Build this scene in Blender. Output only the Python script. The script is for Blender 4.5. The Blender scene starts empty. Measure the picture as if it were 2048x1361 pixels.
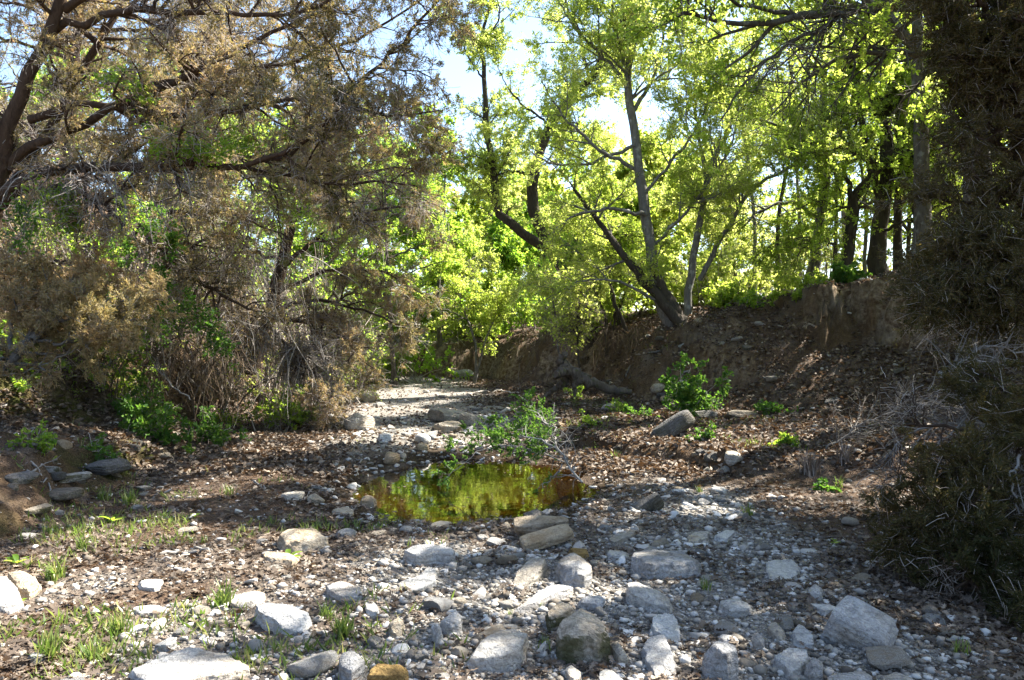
import bpy, math, random
import numpy as np
from mathutils import Vector

# ------------------------------------------------------------------ camera, sky, sun, exposure
scn = bpy.context.scene
COL = scn.collection
CAMZ = 1.6
F = 1577.0                      # focal length in pixels of the 2048 px wide photograph
cam_d = bpy.data.cameras.new("camera")
cam_d.sensor_width = 36.0
cam_d.lens = 36.0 * F / 2048.0
cam_d.clip_start = 0.05
cam_d.clip_end = 1500.0
cam = bpy.data.objects.new("camera", cam_d)
cam.location = (0, 0, CAMZ)
cam.rotation_euler = (math.radians(90), 0, 0)
COL.objects.link(cam)
scn.camera = cam

SUN_AZ, SUN_EL = math.radians(66), math.radians(50)
SUN = np.array([math.sin(SUN_AZ) * math.cos(SUN_EL), math.cos(SUN_AZ) * math.cos(SUN_EL), math.sin(SUN_EL)])
world = bpy.data.worlds.new("World")
scn.world = world
world.use_nodes = True
wn = world.node_tree
sky = wn.nodes.new("ShaderNodeTexSky")
sky.sky_type = 'NISHITA'
sky.sun_disc = False
sky.sun_elevation = SUN_EL
sky.sun_rotation = SUN_AZ
sky.air_density = 1.0
sky.dust_density = 1.2
sky.ozone_density = 1.6
wn.links.new(sky.outputs[0], wn.nodes["Background"].inputs[0])
wn.nodes["Background"].inputs[1].default_value = 0.085
sun_d = bpy.data.lights.new("sun", 'SUN')
sun_d.energy = 5.0
sun_d.angle = math.radians(0.53)
sun_d.color = (1.0, 0.95, 0.86)
sun_o = bpy.data.objects.new("sun", sun_d)
sun_o.rotation_euler = Vector(SUN).to_track_quat('Z', 'Y').to_euler()
sun_o.location = (20, 20, 30)
COL.objects.link(sun_o)
scn.view_settings.view_transform = 'Standard'
scn.view_settings.look = 'None'
scn.view_settings.exposure = 2.4
scn.view_settings.gamma = 1.0
scn.cycles.max_bounces = 7
scn.cycles.diffuse_bounces = 4
scn.cycles.transmission_bounces = 5
scn.cycles.transparent_max_bounces = 8
scn.cycles.use_denoising = True
scn.cycles.denoising_prefilter = 'ACCURATE'

# ------------------------------------------------------------------ numeric helpers
def _hash(ix, seed):
    h = np.full(ix.shape[0], (seed * 1013904223 + 12345) & 0xFFFFFFFF, dtype=np.uint64)
    for k, c in zip(range(ix.shape[1]), (73856093, 19349663, 83492791)):
        h = h ^ ((ix[:, k].astype(np.int64).astype(np.uint64) * np.uint64(c)) & np.uint64(0xFFFFFFFF))
        h = (h * np.uint64(2654435761)) & np.uint64(0xFFFFFFFF)
        h = h ^ (h >> np.uint64(15))
    return (h & np.uint64(0xFFFFFF)).astype(np.float64) / float(0xFFFFFF)

def noise(p, seed=0):
    p = np.asarray(p, float)
    i = np.floor(p).astype(np.int64)
    f = p - i
    f = f * f * (3 - 2 * f)
    d = p.shape[1]
    out = 0
    for c in range(2 ** d):
        off = np.array([(c >> k) & 1 for k in range(d)])
        w = np.prod(np.where(off, f, 1 - f), axis=1)
        out = out + w * _hash(i + off, seed)
    return out * 2 - 1

def fbm(p, seed=0, octv=3, gain=.5):
    a, s, out = 1.0, 0, 0
    p = np.asarray(p, float)
    for o in range(octv):
        out = out + a * noise(p * (2.03 ** o), seed + o * 17)
        s += a
        a *= gain
    return out / s

def sstep(a, b, x):
    t = np.clip((x - a) / (b - a), 0, 1)
    return t * t * (3 - 2 * t)

def unit(v):
    return v / np.maximum(np.linalg.norm(v, axis=-1, keepdims=True), 1e-9)

def xy2(x, y):
    return np.stack([np.ravel(x), np.ravel(y)], 1).astype(float)

# ------------------------------------------------------------------ shape of the ground
def lerp_line(y, pts):
    a = np.array(pts, float)
    return np.interp(y, a[:, 0], a[:, 1])
LEFT_TOE = [(0, -8.2), (6, -8.2), (8, -7.2), (9.5, -6.3), (11, -5.7), (12.2, -5.2), (14, -4.7), (17.7, -4.5), (24, -4.9), (28, -5.4), (32, -8), (45, -22)]
LEFT_LEDGE = [(0, -3.3), (5, -3.75), (6.8, -4.2), (9, -4.45), (11.5, -4.6), (13, -4.9), (16, -6), (30, -9)]
RIGHT_TOE = [(0, 2.5), (3.5, 2.9), (5, 3.4), (7, 4.0), (9, 4.4), (11, 4.6), (13, 4.0), (16, 2.6), (20, 1.75), (24, .6), (28, -.6), (31, -1.6), (40, -3)]
RIGHT_CUT = [(8.6, 3.2), (9.3, 2.5), (10, 2.0), (10.8, 1.3), (11.6, .75), (14, .55), (17, .3), (22, -.2), (30, -2)]
POND = (-.42, 9.12, 1.46, 2.12)
WATER_Z = -0.075

def height(x, y):
    x = np.asarray(x, float); y = np.asarray(y, float)
    shp = np.broadcast(x, y).shape
    x = np.broadcast_to(x, shp).ravel(); y = np.broadcast_to(y, shp).ravel()
    p = xy2(x, y)
    warp = .55 * fbm(p * .55, 3, 2) + .22 * fbm(p * 1.9, 5, 2) + .16 * fbm(p * 5.5, 6, 3)
    bed = .0035 * y + .00017 * np.clip(y - 11, 0, 30) ** 2
    n = .05 * fbm(p * .6, 11, 2) + .028 * fbm(p * 2.3, 12, 2) + .010 * fbm(p * 8., 13, 2)
    z = bed + n
    # low ledge and terrace on the left
    dl = lerp_line(y, LEFT_LEDGE) - x + warp * .5
    z = z + (np.interp(y, [3, 5.5, 7.5, 9.5, 11.5, 13], [.12, .26, .46, .36, .15, .0]) * (1 + .25 * fbm(p * 3.1, 8, 3))) * sstep(-.05, .42, dl) + .11 * np.clip(dl, 0, 5) * sstep(4, 7, y) + .02 * np.clip(dl, 0, 5)
    # cut bank and terrace on the right
    dc = x - lerp_line(y, RIGHT_CUT) + warp * .35
    z = z + (.21 + .10 * fbm(p * 2.2, 44, 2)) * sstep(0, .26, dc) * sstep(8.6, 9.6, y) * sstep(30, 20, y) + .045 * np.clip(dc, 0, 4) * sstep(8, 9.6, y)
    # right bank: litter slope, bare scarp, rounded top
    dr = (x - lerp_line(y, RIGHT_TOE)) * .80 + warp
    farr = sstep(8, 12, y)
    sl = np.interp(dr, [0, .5, 2.2, 2.3, 2.48, 3.4, 8, 20, 60], [0, .24, 1.05, 1.35, 2.35, 2.65, 2.75, 2.6, 2.5])
    nr = np.interp(dr, [0, .6, 2, 4, 8, 20, 60], [0, .15, .75, 1.9, 2.6, 2.7, 2.5])
    st = np.interp(dr, [0, .22, .8, 1.2, 2.5, 6, 20, 60], [0, .40, 1.30, 1.6, 2.0, 2.45, 2.6, 2.5])
    k = sstep(13.5, 16.5, y)
    zr = farr * (sl * (1 - k) + st * k) + (1 - farr) * nr
    hr = np.interp(y, [0, 16, 22, 28, 40], [1, 1, 1.0, .95, .9])
    z = z + zr * hr
    # left bank
    dL = (lerp_line(y, LEFT_TOE) - x) + warp
    lz = np.interp(dL, [0, .5, .9, 1.2, 2.5, 7, 14, 40], [0, .34, .75, 1.35, 2.3, 5.2, 7.5, 8])
    z = z + lz * np.interp(y, [0, 20, 30, 50], [1, 1, .9, .8])
    # bank across the far bend
    df = y - (30.5 + .16 * (x + 2) ** 2 * (x > -2) * .25 - .0 * x) + warp * 1.4
    df = np.where(x < -7, df - 1.2 * (-7 - x), df)
    fz = np.interp(df, [0, .4, .9, 3, 10, 30, 200], [0, .85, 1.25, 1.9, 2.9, 3.3, 3.0])
    z = np.maximum(z, bed + fz * sstep(0, .3, df) + n)
    # the pool
    pp = np.sqrt(((x - POND[0]) / POND[2]) ** 2 + ((y - POND[1]) / POND[3]) ** 2) + .13 * fbm(p * 1.1, 41, 2) + .10 * fbm(p * 3.4, 43, 2)
    z = z - .30 * sstep(1.12, .45, pp) - .05 * sstep(1.5, 1.0, pp)
    # keep the dry bed above the water
    z = np.where(pp > 1.12, np.maximum(z, WATER_Z + .02 + .02 * np.clip(pp - 1.12, 0, 3)), z)
    return z.reshape(shp)

def ray_dir(px, py):
    return np.array([(px - 1024) / F, 1.0, -(py - 680.5) / F])

def W(px, py, d):
    r = ray_dir(px, py)
    return np.array([r[0] * d, d, CAMZ + r[2] * d])

_T = np.concatenate([np.arange(2.6, 16, .02), np.arange(16, 60, .08)])
def G(px, py, off=0.0):
    """the point of the ground seen at a place of the photograph (its x, y, z)"""
    r = ray_dir(px, py)
    zz = CAMZ + r[2] * _T
    hh = height(r[0] * _T, _T) + off
    k = np.argmax(zz < hh)
    if zz[k] >= hh[k]:
        k = len(_T) - 1
    t = _T[k]
    return np.array([r[0] * t, t, zz[k]])

def gpt(x, y, up=0.0):
    return np.array([x, y, float(height(x, y)) + up])

def gravel_amount(x, y):
    p = xy2(x, y)
    c = np.interp(p[:, 1], [2, 4, 6, 8, 10, 12, 16, 24, 30], [.35, .45, .55, .2, -.6, -1.2, -1.8, -2.8, -3.6])
    w = np.interp(p[:, 1], [2, 4, 6, 8, 10, 12, 16, 24, 30], [2.1, 1.9, 1.8, 1.8, 1.9, 1.8, 2.1, 2.1, 1.6])
    d = np.abs(p[:, 0] - c) / w + .35 * fbm(p * .9, 77, 2)
    a = sstep(1.15, .55, d)
    left = .62 * sstep(-.25, .35, fbm(p * 1.7, 79, 3)) * sstep(2.2, .6, np.hypot((p[:, 0] + 2.0) / 1.25, (p[:, 1] - 4.7) / .8))
    a = np.maximum(a, left)
    strip = sstep(.55, .1, np.abs(p[:, 0] - 1.9 - .08 * (p[:, 1] - 7)) + .2 * fbm(p * 1.3, 78, 2)) * sstep(5, 6, p[:, 1]) * sstep(9, 8, p[:, 1])
    return np.maximum(a, strip)

# ------------------------------------------------------------------ mesh helpers
class Mesh:
    def __init__(self):
        self.v, self.f4, self.f3, self.fn, self.t, self.n = [], [], [], [], [], 0
    def add(self, v, f4=None, f3=None, tint=None, fn=None):
        v = np.asarray(v, float).reshape(-1, 3)
        if f4 is not None and len(f4): self.f4.append(np.asarray(f4, np.int64).reshape(-1, 4) + self.n)
        if f3 is not None and len(f3): self.f3.append(np.asarray(f3, np.int64).reshape(-1, 3) + self.n)
        if fn is not None: self.fn.append(np.asarray(fn, np.int64) + self.n)          # (N, K) polygons
        self.v.append(v)
        self.t.append(np.broadcast_to(np.asarray(.5 if tint is None else tint, float), (len(v),)))
        self.n += len(v)
    def build(self, name, mat, parent=None, smooth=False, attrs=None, origin=None):
        me = bpy.data.meshes.new(name)
        v = np.concatenate(self.v) if self.v else np.zeros((0, 3))
        o = np.zeros(3)
        if parent is not None: o = np.array(parent.location)
        elif origin is not None: o = np.array(origin)
        v = v - o
        loops, starts, pos = [], [], 0
        for arr in ([np.concatenate(self.f4)] if self.f4 else []) + ([np.concatenate(self.f3)] if self.f3 else []) + self.fn:
            k = arr.shape[1]
            loops.append(arr.ravel()); starts.append(pos + np.arange(len(arr)) * k); pos += arr.size
        me.vertices.add(len(v)); me.vertices.foreach_set("co", v.astype(np.float32).ravel())
        L = np.concatenate(loops).astype(np.int32); S = np.concatenate(starts).astype(np.int32)
        me.loops.add(len(L)); me.loops.foreach_set("vertex_index", L)
        me.polygons.add(len(S)); me.polygons.foreach_set("loop_start", S)
        if smooth: me.polygons.foreach_set("use_smooth", np.ones(len(S), bool))
        a = me.attributes.new("tint", 'FLOAT', 'POINT'); a.data.foreach_set("value", np.concatenate(self.t).astype(np.float32))
        for k, val in (attrs or {}).items():
            a = me.attributes.new(k, 'FLOAT', 'POINT'); a.data.foreach_set("value", np.asarray(val, np.float32))
        me.update(calc_edges=True)
        me.materials.append(mat)
        ob = bpy.data.objects.new(name, me)
        COL.objects.link(ob)
        if parent is not None: ob.parent = parent
        elif origin is not None: ob.location = origin
        return ob

def tag(o, label=None, cat=None, group=None, kind=None):
    if label: o["label"] = label
    if cat: o["category"] = cat
    if group: o["group"] = group
    if kind: o["kind"] = kind
    return o

def empty(name, loc, label, cat, group=None):
    o = bpy.data.objects.new(name, None)
    o.location = loc
    o.empty_display_size = .2
    COL.objects.link(o)
    return tag(o, label, cat, group)

def tubes(m, P, R, s=6, tint=None, rough=0.0, seed=0):
    """N tubes along N polylines of K points, as one run of quads"""
    P = np.asarray(P, float); R = np.asarray(R, float)
    if P.ndim == 2: P, R = P[None], R[None]
    N, K, _ = P.shape
    if N == 0: return
    T = unit(np.gradient(P, axis=1))
    mean = unit(P[:, -1] - P[:, 0])
    ref = np.where(np.abs(mean[:, 2:3]) > .8, np.array([[1., 0, 0]]), np.array([[0, 0, 1.]]))
    U = unit(np.cross(T, ref[:, None, :])); V = np.cross(T, U)
    th = np.arange(s) * 2 * math.pi / s
    ring = np.cos(th)[None, None, :, None] * U[:, :, None, :] + np.sin(th)[None, None, :, None] * V[:, :, None, :]
    rr = R[:, :, None, None]
    if rough:
        base = (P[:, :, None, :] + rr * ring).reshape(-1, 3)
        rr = rr * (1 + rough * (noise(base * 6 + 50, seed) + .6 * noise(base * 17 + 50, seed + 3)).reshape(N, K, s, 1))
    v = (P[:, :, None, :] + rr * ring).reshape(-1, 3)
    n, k, j = np.meshgrid(np.arange(N), np.arange(K - 1), np.arange(s), indexing='ij')
    a = (n * K + k) * s + j; b = (n * K + k) * s + (j + 1) % s
    f = np.stack([a, b, b + s, a + s], -1).reshape(-1, 4)
    t = None
    if tint is not None: t = np.repeat(np.asarray(tint, float), K * s)
    m.add(v, f4=f, tint=t)

def limb(pts, r0, r1, K=18, jit=.25, rng=None, power=1.0):
    """a smooth wandering polyline through pts with tapering radius"""
    p = np.array(pts, float)
    t = np.concatenate([[0], np.cumsum(np.linalg.norm(np.diff(p, axis=0), axis=1))])
    # Catmull-Rom style resampling
    dense = np.linspace(0, t[-1], K * 4)
    q = np.stack([np.interp(dense, t, p[:, k]) for k in range(3)], 1)
    ker = np.hanning(max(5, (K * 4 // max(2, len(p))) | 1) + 2); ker /= ker.sum()
    pad = len(ker) // 2
    for k in range(3):
        c = np.concatenate([2 * q[0, k] - q[pad:0:-1, k], q[:, k], 2 * q[-1, k] - q[-2:-pad - 2:-1, k]])
        q[:, k] = np.convolve(c, ker, 'same')[pad:pad + len(q)]
    q = q[np.linspace(0, len(q) - 1, K).astype(int)]
    u = np.linspace(0, 1, K)
    R = r0 + (r1 - r0) * u ** power
    if rng is not None and jit:
        w = rng.normal(size=(K, 3)) * (R[:, None] + .012) * jit * 1.6
        w[0] = 0
        q = q + w
    return q, R

def grow(rng, P, R, n, t=(.15, 1.), L=(.5, 1.), ang=(30, 70), K=6, wig=.18, up=0.0, bend=0.0, rmax=.03, rtip=.25, short=.5, wts=None, side=None):
    """n children sprouting from the parents' polylines"""
    N, KP, _ = P.shape
    ln = np.linalg.norm(np.diff(P, axis=1), axis=2).sum(1) if wts is None else np.asarray(wts, float)
    idx = rng.choice(N, n, p=ln / ln.sum())
    tt = rng.uniform(t[0], t[1], n)
    f = tt * (KP - 1); i0 = np.minimum(f.astype(int), KP - 2); fr = (f - i0)[:, None]
    pos = P[idx, i0] * (1 - fr) + P[idx, i0 + 1] * fr
    tan = unit(P[idx, i0 + 1] - P[idx, i0])
    pr = R[idx, i0]
    v = unit(rng.normal(size=(n, 3)))
    if side is not None: v = unit(v + np.array(side))
    perp = unit(v - (v * tan).sum(1, keepdims=True) * tan)
    a = np.radians(rng.uniform(ang[0], ang[1], n))[:, None]
    d = unit(np.cos(a) * tan + np.sin(a) * perp + np.array([0, 0, up]))
    length = rng.uniform(L[0], L[1], n) * (1 - short * tt)
    out = np.zeros((n, K, 3)); out[:, 0] = pos
    step = (length / (K - 1))[:, None]
    for k in range(1, K):
        d = unit(d + rng.normal(size=(n, 3)) * wig + np.array([0, 0, bend]))
        out[:, k] = out[:, k - 1] + d * step
    r0 = np.minimum(pr * .62, rmax * (.6 + .4 * length / L[1]))
    rad = r0[:, None] * np.linspace(1, rtip, K)[None]
    return out, rad

def along(rng, P, n, t=(.1, 1.)):
    N, KP, _ = P.shape
    idx = rng.integers(0, N, n)
    tt = rng.uniform(t[0], t[1], n)
    f = tt * (KP - 1); i0 = np.minimum(f.astype(int), KP - 2); fr = (f - i0)[:, None]
    return P[idx, i0] * (1 - fr) + P[idx, i0 + 1] * fr, unit(P[idx, i0 + 1] - P[idx, i0]), idx

def leaves(m, rng, pos, d, size, width, tint, nrm_up=.6, fold=.12, six=False):
    """leaf blades: folded kites, or six-cornered ones where they show larger"""
    n = len(pos)
    if n == 0: return
    nr = unit(rng.normal(size=(n, 3)) + np.array([0, 0, nrm_up]))
    s = unit(np.cross(nr, d)); nr = np.cross(d, s)
    l = np.broadcast_to(np.asarray(size, float), (n,))[:, None]
    w = l * np.broadcast_to(np.asarray(width, float), (n,))[:, None] * .5
    if not six:
        mid = pos + d * l * .45
        v = np.stack([pos, mid + s * w + nr * l * fold, pos + d * l - nr * l * .08, mid - s * w + nr * l * fold], 1)
        f = np.arange(n * 4).reshape(n, 4)
        m.add(v, f4=f, tint=np.repeat(np.broadcast_to(tint, (n,)), 4))
    else:
        a, b, c = pos + d * l * .22, pos + d * l * .6, pos + d * l
        v = np.stack([pos, a + s * w * .8 + nr * l * fold, b + s * w * .9 + nr * l * fold, c - nr * l * .12,
                      b - s * w * .9 + nr * l * fold, a - s * w * .8 + nr * l * fold], 1)
        i = np.arange(n)[:, None] * 6
        m.add(v, f4=np.concatenate([i + [[0, 1, 2, 3]], i + [[0, 3, 4, 5]]]), tint=np.repeat(np.broadcast_to(tint, (n,)), 6))

# ------------------------------------------------------------------ materials
def new_mat(name):
    m = bpy.data.materials.new(name)
    m.use_nodes = True
    nt = m.node_tree
    nt.nodes.clear()
    out = nt.nodes.new("ShaderNodeOutputMaterial")
    return m, nt, out

def N_(nt, kind, **kw):
    n = nt.nodes.new(kind)
    for k, v in kw.items():
        if k.startswith("i_"): n.inputs[k[2:].replace("_", " ")].default_value = v
        else: setattr(n, k, v)
    return n

def ramp(nt, stops, fac=None, interp='LINEAR'):
    r = nt.nodes.new("ShaderNodeValToRGB")
    r.color_ramp.interpolation = interp
    el = r.color_ramp.elements
    while len(el) < len(stops): el.new(.5)
    for e, (p, c) in zip(el, stops):
        e.position = p; e.color = (c[0], c[1], c[2], 1)
    if fac is not None: nt.links.new(fac, r.inputs[0])
    return r.outputs[0]

def tex_noise(nt, scale, detail=4, rough=.6, vec=None, dist=0.0):
    n = N_(nt, "ShaderNodeTexNoise", i_Scale=scale, i_Detail=detail, i_Roughness=rough, i_Distortion=dist)
    if vec is not None: nt.links.new(vec, n.inputs["Vector"])
    return n.outputs["Fac"]

def mix(nt, fac, a, b, blend='MIX'):
    n = nt.nodes.new("ShaderNodeMix"); n.data_type = 'RGBA'; n.blend_type = blend
    for sock, v in ((n.inputs[0], fac), (n.inputs[6], a), (n.inputs[7], b)):
        if isinstance(v, (int, float)): sock.default_value = v
        elif isinstance(v, tuple): sock.default_value = (v[0], v[1], v[2], 1)
        else: nt.links.new(v, sock)
    return n.outputs[2]

def math_(nt, op, a, b=None, clamp=False):
    n = nt.nodes.new("ShaderNodeMath"); n.operation = op; n.use_clamp = clamp
    for sock, v in ((n.inputs[0], a), (n.inputs[1], b)):
        if v is None: continue
        if isinstance(v, (int, float)): sock.default_value = v
        else: nt.links.new(v, sock)
    return n.outputs[0]

def attr(nt, name):
    return N_(nt, "ShaderNodeAttribute", attribute_name=name).outputs["Fac"]

def maprange(nt, v, a, b, c=0.0, d=1.0):
    n = nt.nodes.new("ShaderNodeMapRange")
    nt.links.new(v, n.inputs[0])
    for k, x in zip((1, 2, 3, 4), (a, b, c, d)): n.inputs[k].default_value = x
    return n.outputs[0]

def leaf_mat(name, cols, trans, amount=.5, rough=.45, spec=.35):
    m, nt, out = new_mat(name)
    t = attr(nt, "tint")
    k = len(cols)
    c = ramp(nt, [(i / (k - 1), c) for i, c in enumerate(cols)], t)
    k = len(trans)
    c2 = ramp(nt, [(i / (k - 1), c) for i, c in enumerate(trans)], t)
    p = N_(nt, "ShaderNodeBsdfPrincipled", i_Roughness=rough)
    p.inputs["Specular IOR Level"].default_value = spec
    nt.links.new(c, p.inputs["Base Color"])
    tr = nt.nodes.new("ShaderNodeBsdfTranslucent")
    nt.links.new(c2, tr.inputs["Color"])
    mx = nt.nodes.new("ShaderNodeMixShader"); mx.inputs[0].default_value = amount
    nt.links.new(p.outputs[0], mx.inputs[1]); nt.links.new(tr.outputs[0], mx.inputs[2])
    nt.links.new(mx.outputs[0], out.inputs[0])
    return m

def bark_mat(name, dark, light, scale=9.0, lichen=None):
    m, nt, out = new_mat(name)
    tc = nt.nodes.new("ShaderNodeTexCoord")
    mp = N_(nt, "ShaderNodeMapping"); mp.inputs["Scale"].default_value = (1, 1, .28)
    nt.links.new(tc.outputs["Object"], mp.inputs[0])
    n1 = tex_noise(nt, scale * 2.2, 6, .65, mp.outputs[0], .6)
    n2 = tex_noise(nt, scale * .35, 3, .5, tc.outputs["Object"])
    c = ramp(nt, [(.32, dark), (.68, light)], n1)
    c = mix(nt, maprange(nt, n2, .4, .7), c, tuple(x * .62 for x in light))
    if lichen: c = mix(nt, maprange(nt, tex_noise(nt, scale * .9, 4, .6, tc.outputs["Object"]), .56, .66, 0, .8), c, lichen)
    p = N_(nt, "ShaderNodeBsdfPrincipled", i_Roughness=.9)
    p.inputs["Specular IOR Level"].default_value = .15
    nt.links.new(c, p.inputs["Base Color"])
    b = N_(nt, "ShaderNodeBump", i_Strength=.9, i_Distance=.03)
    nt.links.new(n1, b.inputs["Height"]); nt.links.new(b.outputs[0], p.inputs["Normal"])
    nt.links.new(p.outputs[0], out.inputs[0])
    return m

def tint_mat(name, cols, rough=.9, bump=0.0):
    """a dry matt material whose colour runs over a ramp by each piece's own tint"""
    m, nt, out = new_mat(name)
    k = len(cols)
    c = ramp(nt, [(i / (k - 1), c) for i, c in enumerate(cols)], attr(nt, "tint"))
    geo = nt.nodes.new("ShaderNodeTexCoord")
    n = tex_noise(nt, 60, 3, .6, geo.outputs["Object"])
    c = mix(nt, maprange(nt, n, .3, .7, 0, .45), c, mix(nt, 1.0, c, (.55, .55, .55), 'MULTIPLY'))
    p = N_(nt, "ShaderNodeBsdfPrincipled", i_Roughness=rough)
    p.inputs["Specular IOR Level"].default_value = .2
    nt.links.new(c, p.inputs["Base Color"])
    if bump:
        b = N_(nt, "ShaderNodeBump", i_Strength=bump, i_Distance=.01)
        nt.links.new(n, b.inputs["Height"]); nt.links.new(b.outputs[0], p.inputs["Normal"])
    nt.links.new(p.outputs[0], out.inputs[0])
    return m

def rock_mat(name, base, dark, stain, moss=0.0, stain_amt=.5):
    m, nt, out = new_mat(name)
    tc = nt.nodes.new("ShaderNodeTexCoord")
    oi = nt.nodes.new("ShaderNodeObjectInfo")
    off = nt.nodes.new("ShaderNodeVectorMath"); off.operation = 'MULTIPLY_ADD'
    cmb = nt.nodes.new("ShaderNodeCombineXYZ")
    for k in range(3): nt.links.new(oi.outputs["Random"], cmb.inputs[k])
    nt.links.new(cmb.outputs[0], off.inputs[0]); off.inputs[1].default_value = (37, 23, 51)
    nt.links.new(tc.outputs["Object"], off.inputs[2])
    v = off.outputs[0]
    n1 = tex_noise(nt, 14, 7, .7, v, .4)
    n2 = tex_noise(nt, 4.5, 4, .55, v)
    n3 = tex_noise(nt, 70, 3, .7, v)
    vor = N_(nt, "ShaderNodeTexVoronoi", i_Scale=55.0); nt.links.new(v, vor.inputs["Vector"])
    pit = maprange(nt, vor.outputs["Distance"], .05, .3)
    c = ramp(nt, [(.30, dark), (.52, base), (.75, tuple(min(.8, x * 1.22) for x in base))], n1)
    c = mix(nt, maprange(nt, n2, .48, .68, 0, stain_amt), c, stain)
    n5 = tex_noise(nt, 34, 5, .75, v, .8)
    c = mix(nt, maprange(nt, n5, .36, .50, .75, 0), c, tuple(x * .75 for x in dark))
    c = mix(nt, maprange(nt, n5, .58, .70, 0, .6), c, tuple(min(.8, x * 1.3) for x in base))
    c = mix(nt, maprange(nt, n3, .35, .6, .5, 0), c, dark)
    wv = N_(nt, "ShaderNodeTexWave", i_Scale=9.0, i_Distortion=7.0, i_Detail=4.0); wv.bands_direction = 'Z'; nt.links.new(v, wv.inputs["Vector"])
    n6 = tex_noise(nt, 2.2, 3, .6, v, 1.0)
    c = mix(nt, maprange(nt, n6, .5, .66, 0, .55), c, mix(nt, 1.0, c, (.80, .66, .48), 'MULTIPLY'))
    hue = ramp(nt, [(0, (1.0, .97, .92)), (.35, (1, 1, 1)), (.6, (.86, .87, .90)), (.85, (1.05, .95, .80)), (1, (.74, .72, .70))], oi.outputs["Random"])
    c = mix(nt, 1.0, c, hue, 'MULTIPLY')
    if moss:
        gm = nt.nodes.new("ShaderNodeNewGeometry")
        sep = nt.nodes.new("ShaderNodeSeparateXYZ"); nt.links.new(gm.outputs["True Normal"], sep.inputs[0])
        side = maprange(nt, math_(nt, 'ABSOLUTE', sep.outputs[2]), .75, .35)
        fm = math_(nt, 'MULTIPLY', side, maprange(nt, n2, .38, .55))
        c = mix(nt, math_(nt, 'MULTIPLY', fm, moss), c, (.055, .055, .016))
    p = N_(nt, "ShaderNodeBsdfPrincipled", i_Roughness=.88)
    p.inputs["Specular IOR Level"].default_value = .25
    nt.links.new(c, p.inputs["Base Color"])
    hgt = math_(nt, 'ADD', math_(nt, 'MULTIPLY', n1, 1.0), math_(nt, 'ADD', math_(nt, 'ADD', math_(nt, 'MULTIPLY', n3, .3), math_(nt, 'MULTIPLY', n5, .8)), math_(nt, 'ADD', math_(nt, 'MULTIPLY', pit, .25), math_(nt, 'MULTIPLY', wv.outputs['Fac'], .22))))
    b = N_(nt, "ShaderNodeBump", i_Strength=1.0, i_Distance=.03)
    nt.links.new(hgt, b.inputs["Height"]); nt.links.new(b.outputs[0], p.inputs["Normal"])
    nt.links.new(p.outputs[0], out.inputs[0])
    return m

ROCK = {
    'pale': rock_mat("pale_limestone", (.56, .545, .515), (.27, .26, .245), (.47, .40, .31), 0, .45),
    'white': rock_mat("white_limestone", (.66, .645, .61), (.38, .37, .35), (.56, .49, .39), 0, .35),
    'grey': rock_mat("grey_limestone", (.46, .45, .43), (.21, .205, .195), (.36, .32, .26), 0, .45),
    'beige': rock_mat("beige_limestone", (.52, .45, .35), (.28, .225, .155), (.36, .27, .16), 0, .55),
    'ochre': rock_mat("ochre_limestone", (.33, .22, .08), (.15, .09, .03), (.25, .14, .04), 0, .6),
    'moss': rock_mat("mossy_limestone", (.48, .465, .44), (.20, .19, .17), (.33, .29, .23), .9, .45),
    'dark': rock_mat("dark_limestone", (.20, .19, .175), (.09, .083, .078), (.15, .125, .085), .4, .5),
}
BARK = {
    'cedar': bark_mat("cedar_bark", (.030, .020, .014), (.105, .070, .048)),
    'grey': bark_mat("grey_bark", (.06, .054, .046), (.22, .205, .185), 8, (.30, .30, .275)),
    'dark': bark_mat("dark_bark", (.022, .017, .013), (.085, .070, .055)),
    'oak': bark_mat("oak_bark", (.035, .028, .022), (.13, .115, .095), 8, (.18, .18, .15)),
    'dead': bark_mat("weathered_dead_wood", (.16, .145, .13), (.42, .39, .36), 12),
    'log': bark_mat("rotting_log", (.035, .027, .021), (.165, .138, .115), 9, (.06, .065, .02)),
}
TWIG = tint_mat("dry_twigs", [(.09, .065, .048), (.25, .205, .165), (.50, .45, .40)])
ROOTS = tint_mat("bank_roots", [(.05, .035, .022), (.13, .095, .06)])
DEAD = tint_mat("bleached_twigs", [(.10, .085, .07), (.18, .16, .14), (.33, .31, .28)])
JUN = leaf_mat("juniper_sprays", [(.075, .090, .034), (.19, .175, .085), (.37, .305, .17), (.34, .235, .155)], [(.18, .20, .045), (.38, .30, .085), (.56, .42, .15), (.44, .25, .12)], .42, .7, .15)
JUN_SHADE = leaf_mat("shaded_juniper_sprays", [(.032, .040, .015), (.07, .062, .024), (.14, .105, .042)], [(.07, .075, .02), (.13, .11, .03), (.20, .14, .045)], .32, .7, .15)  # juniper colours darkened to hold the shade of the right edge
ELM = leaf_mat("fresh_elm_leaves", [(.065, .11, .022), (.12, .175, .032), (.24, .25, .07)], [(.40, .54, .06), (.60, .71, .10), (.80, .82, .26)], .68)
GREEN = leaf_mat("bright_green_leaves", [(.05, .115, .016), (.085, .17, .022), (.16, .23, .036)], [(.26, .48, .035), (.46, .66, .06), (.68, .76, .14)], .62)
OAKL = leaf_mat("oak_leaves", [(.05, .10, .018), (.085, .15, .026), (.16, .21, .046)], [(.38, .54, .05), (.56, .70, .08), (.76, .80, .20)], .68)
BRIAR = leaf_mat("glossy_green_leaves", [(.035, .085, .020), (.06, .13, .026), (.11, .18, .036)], [(.10, .27, .025), (.18, .36, .035), (.28, .42, .05)], .4, .6, .15)
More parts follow.
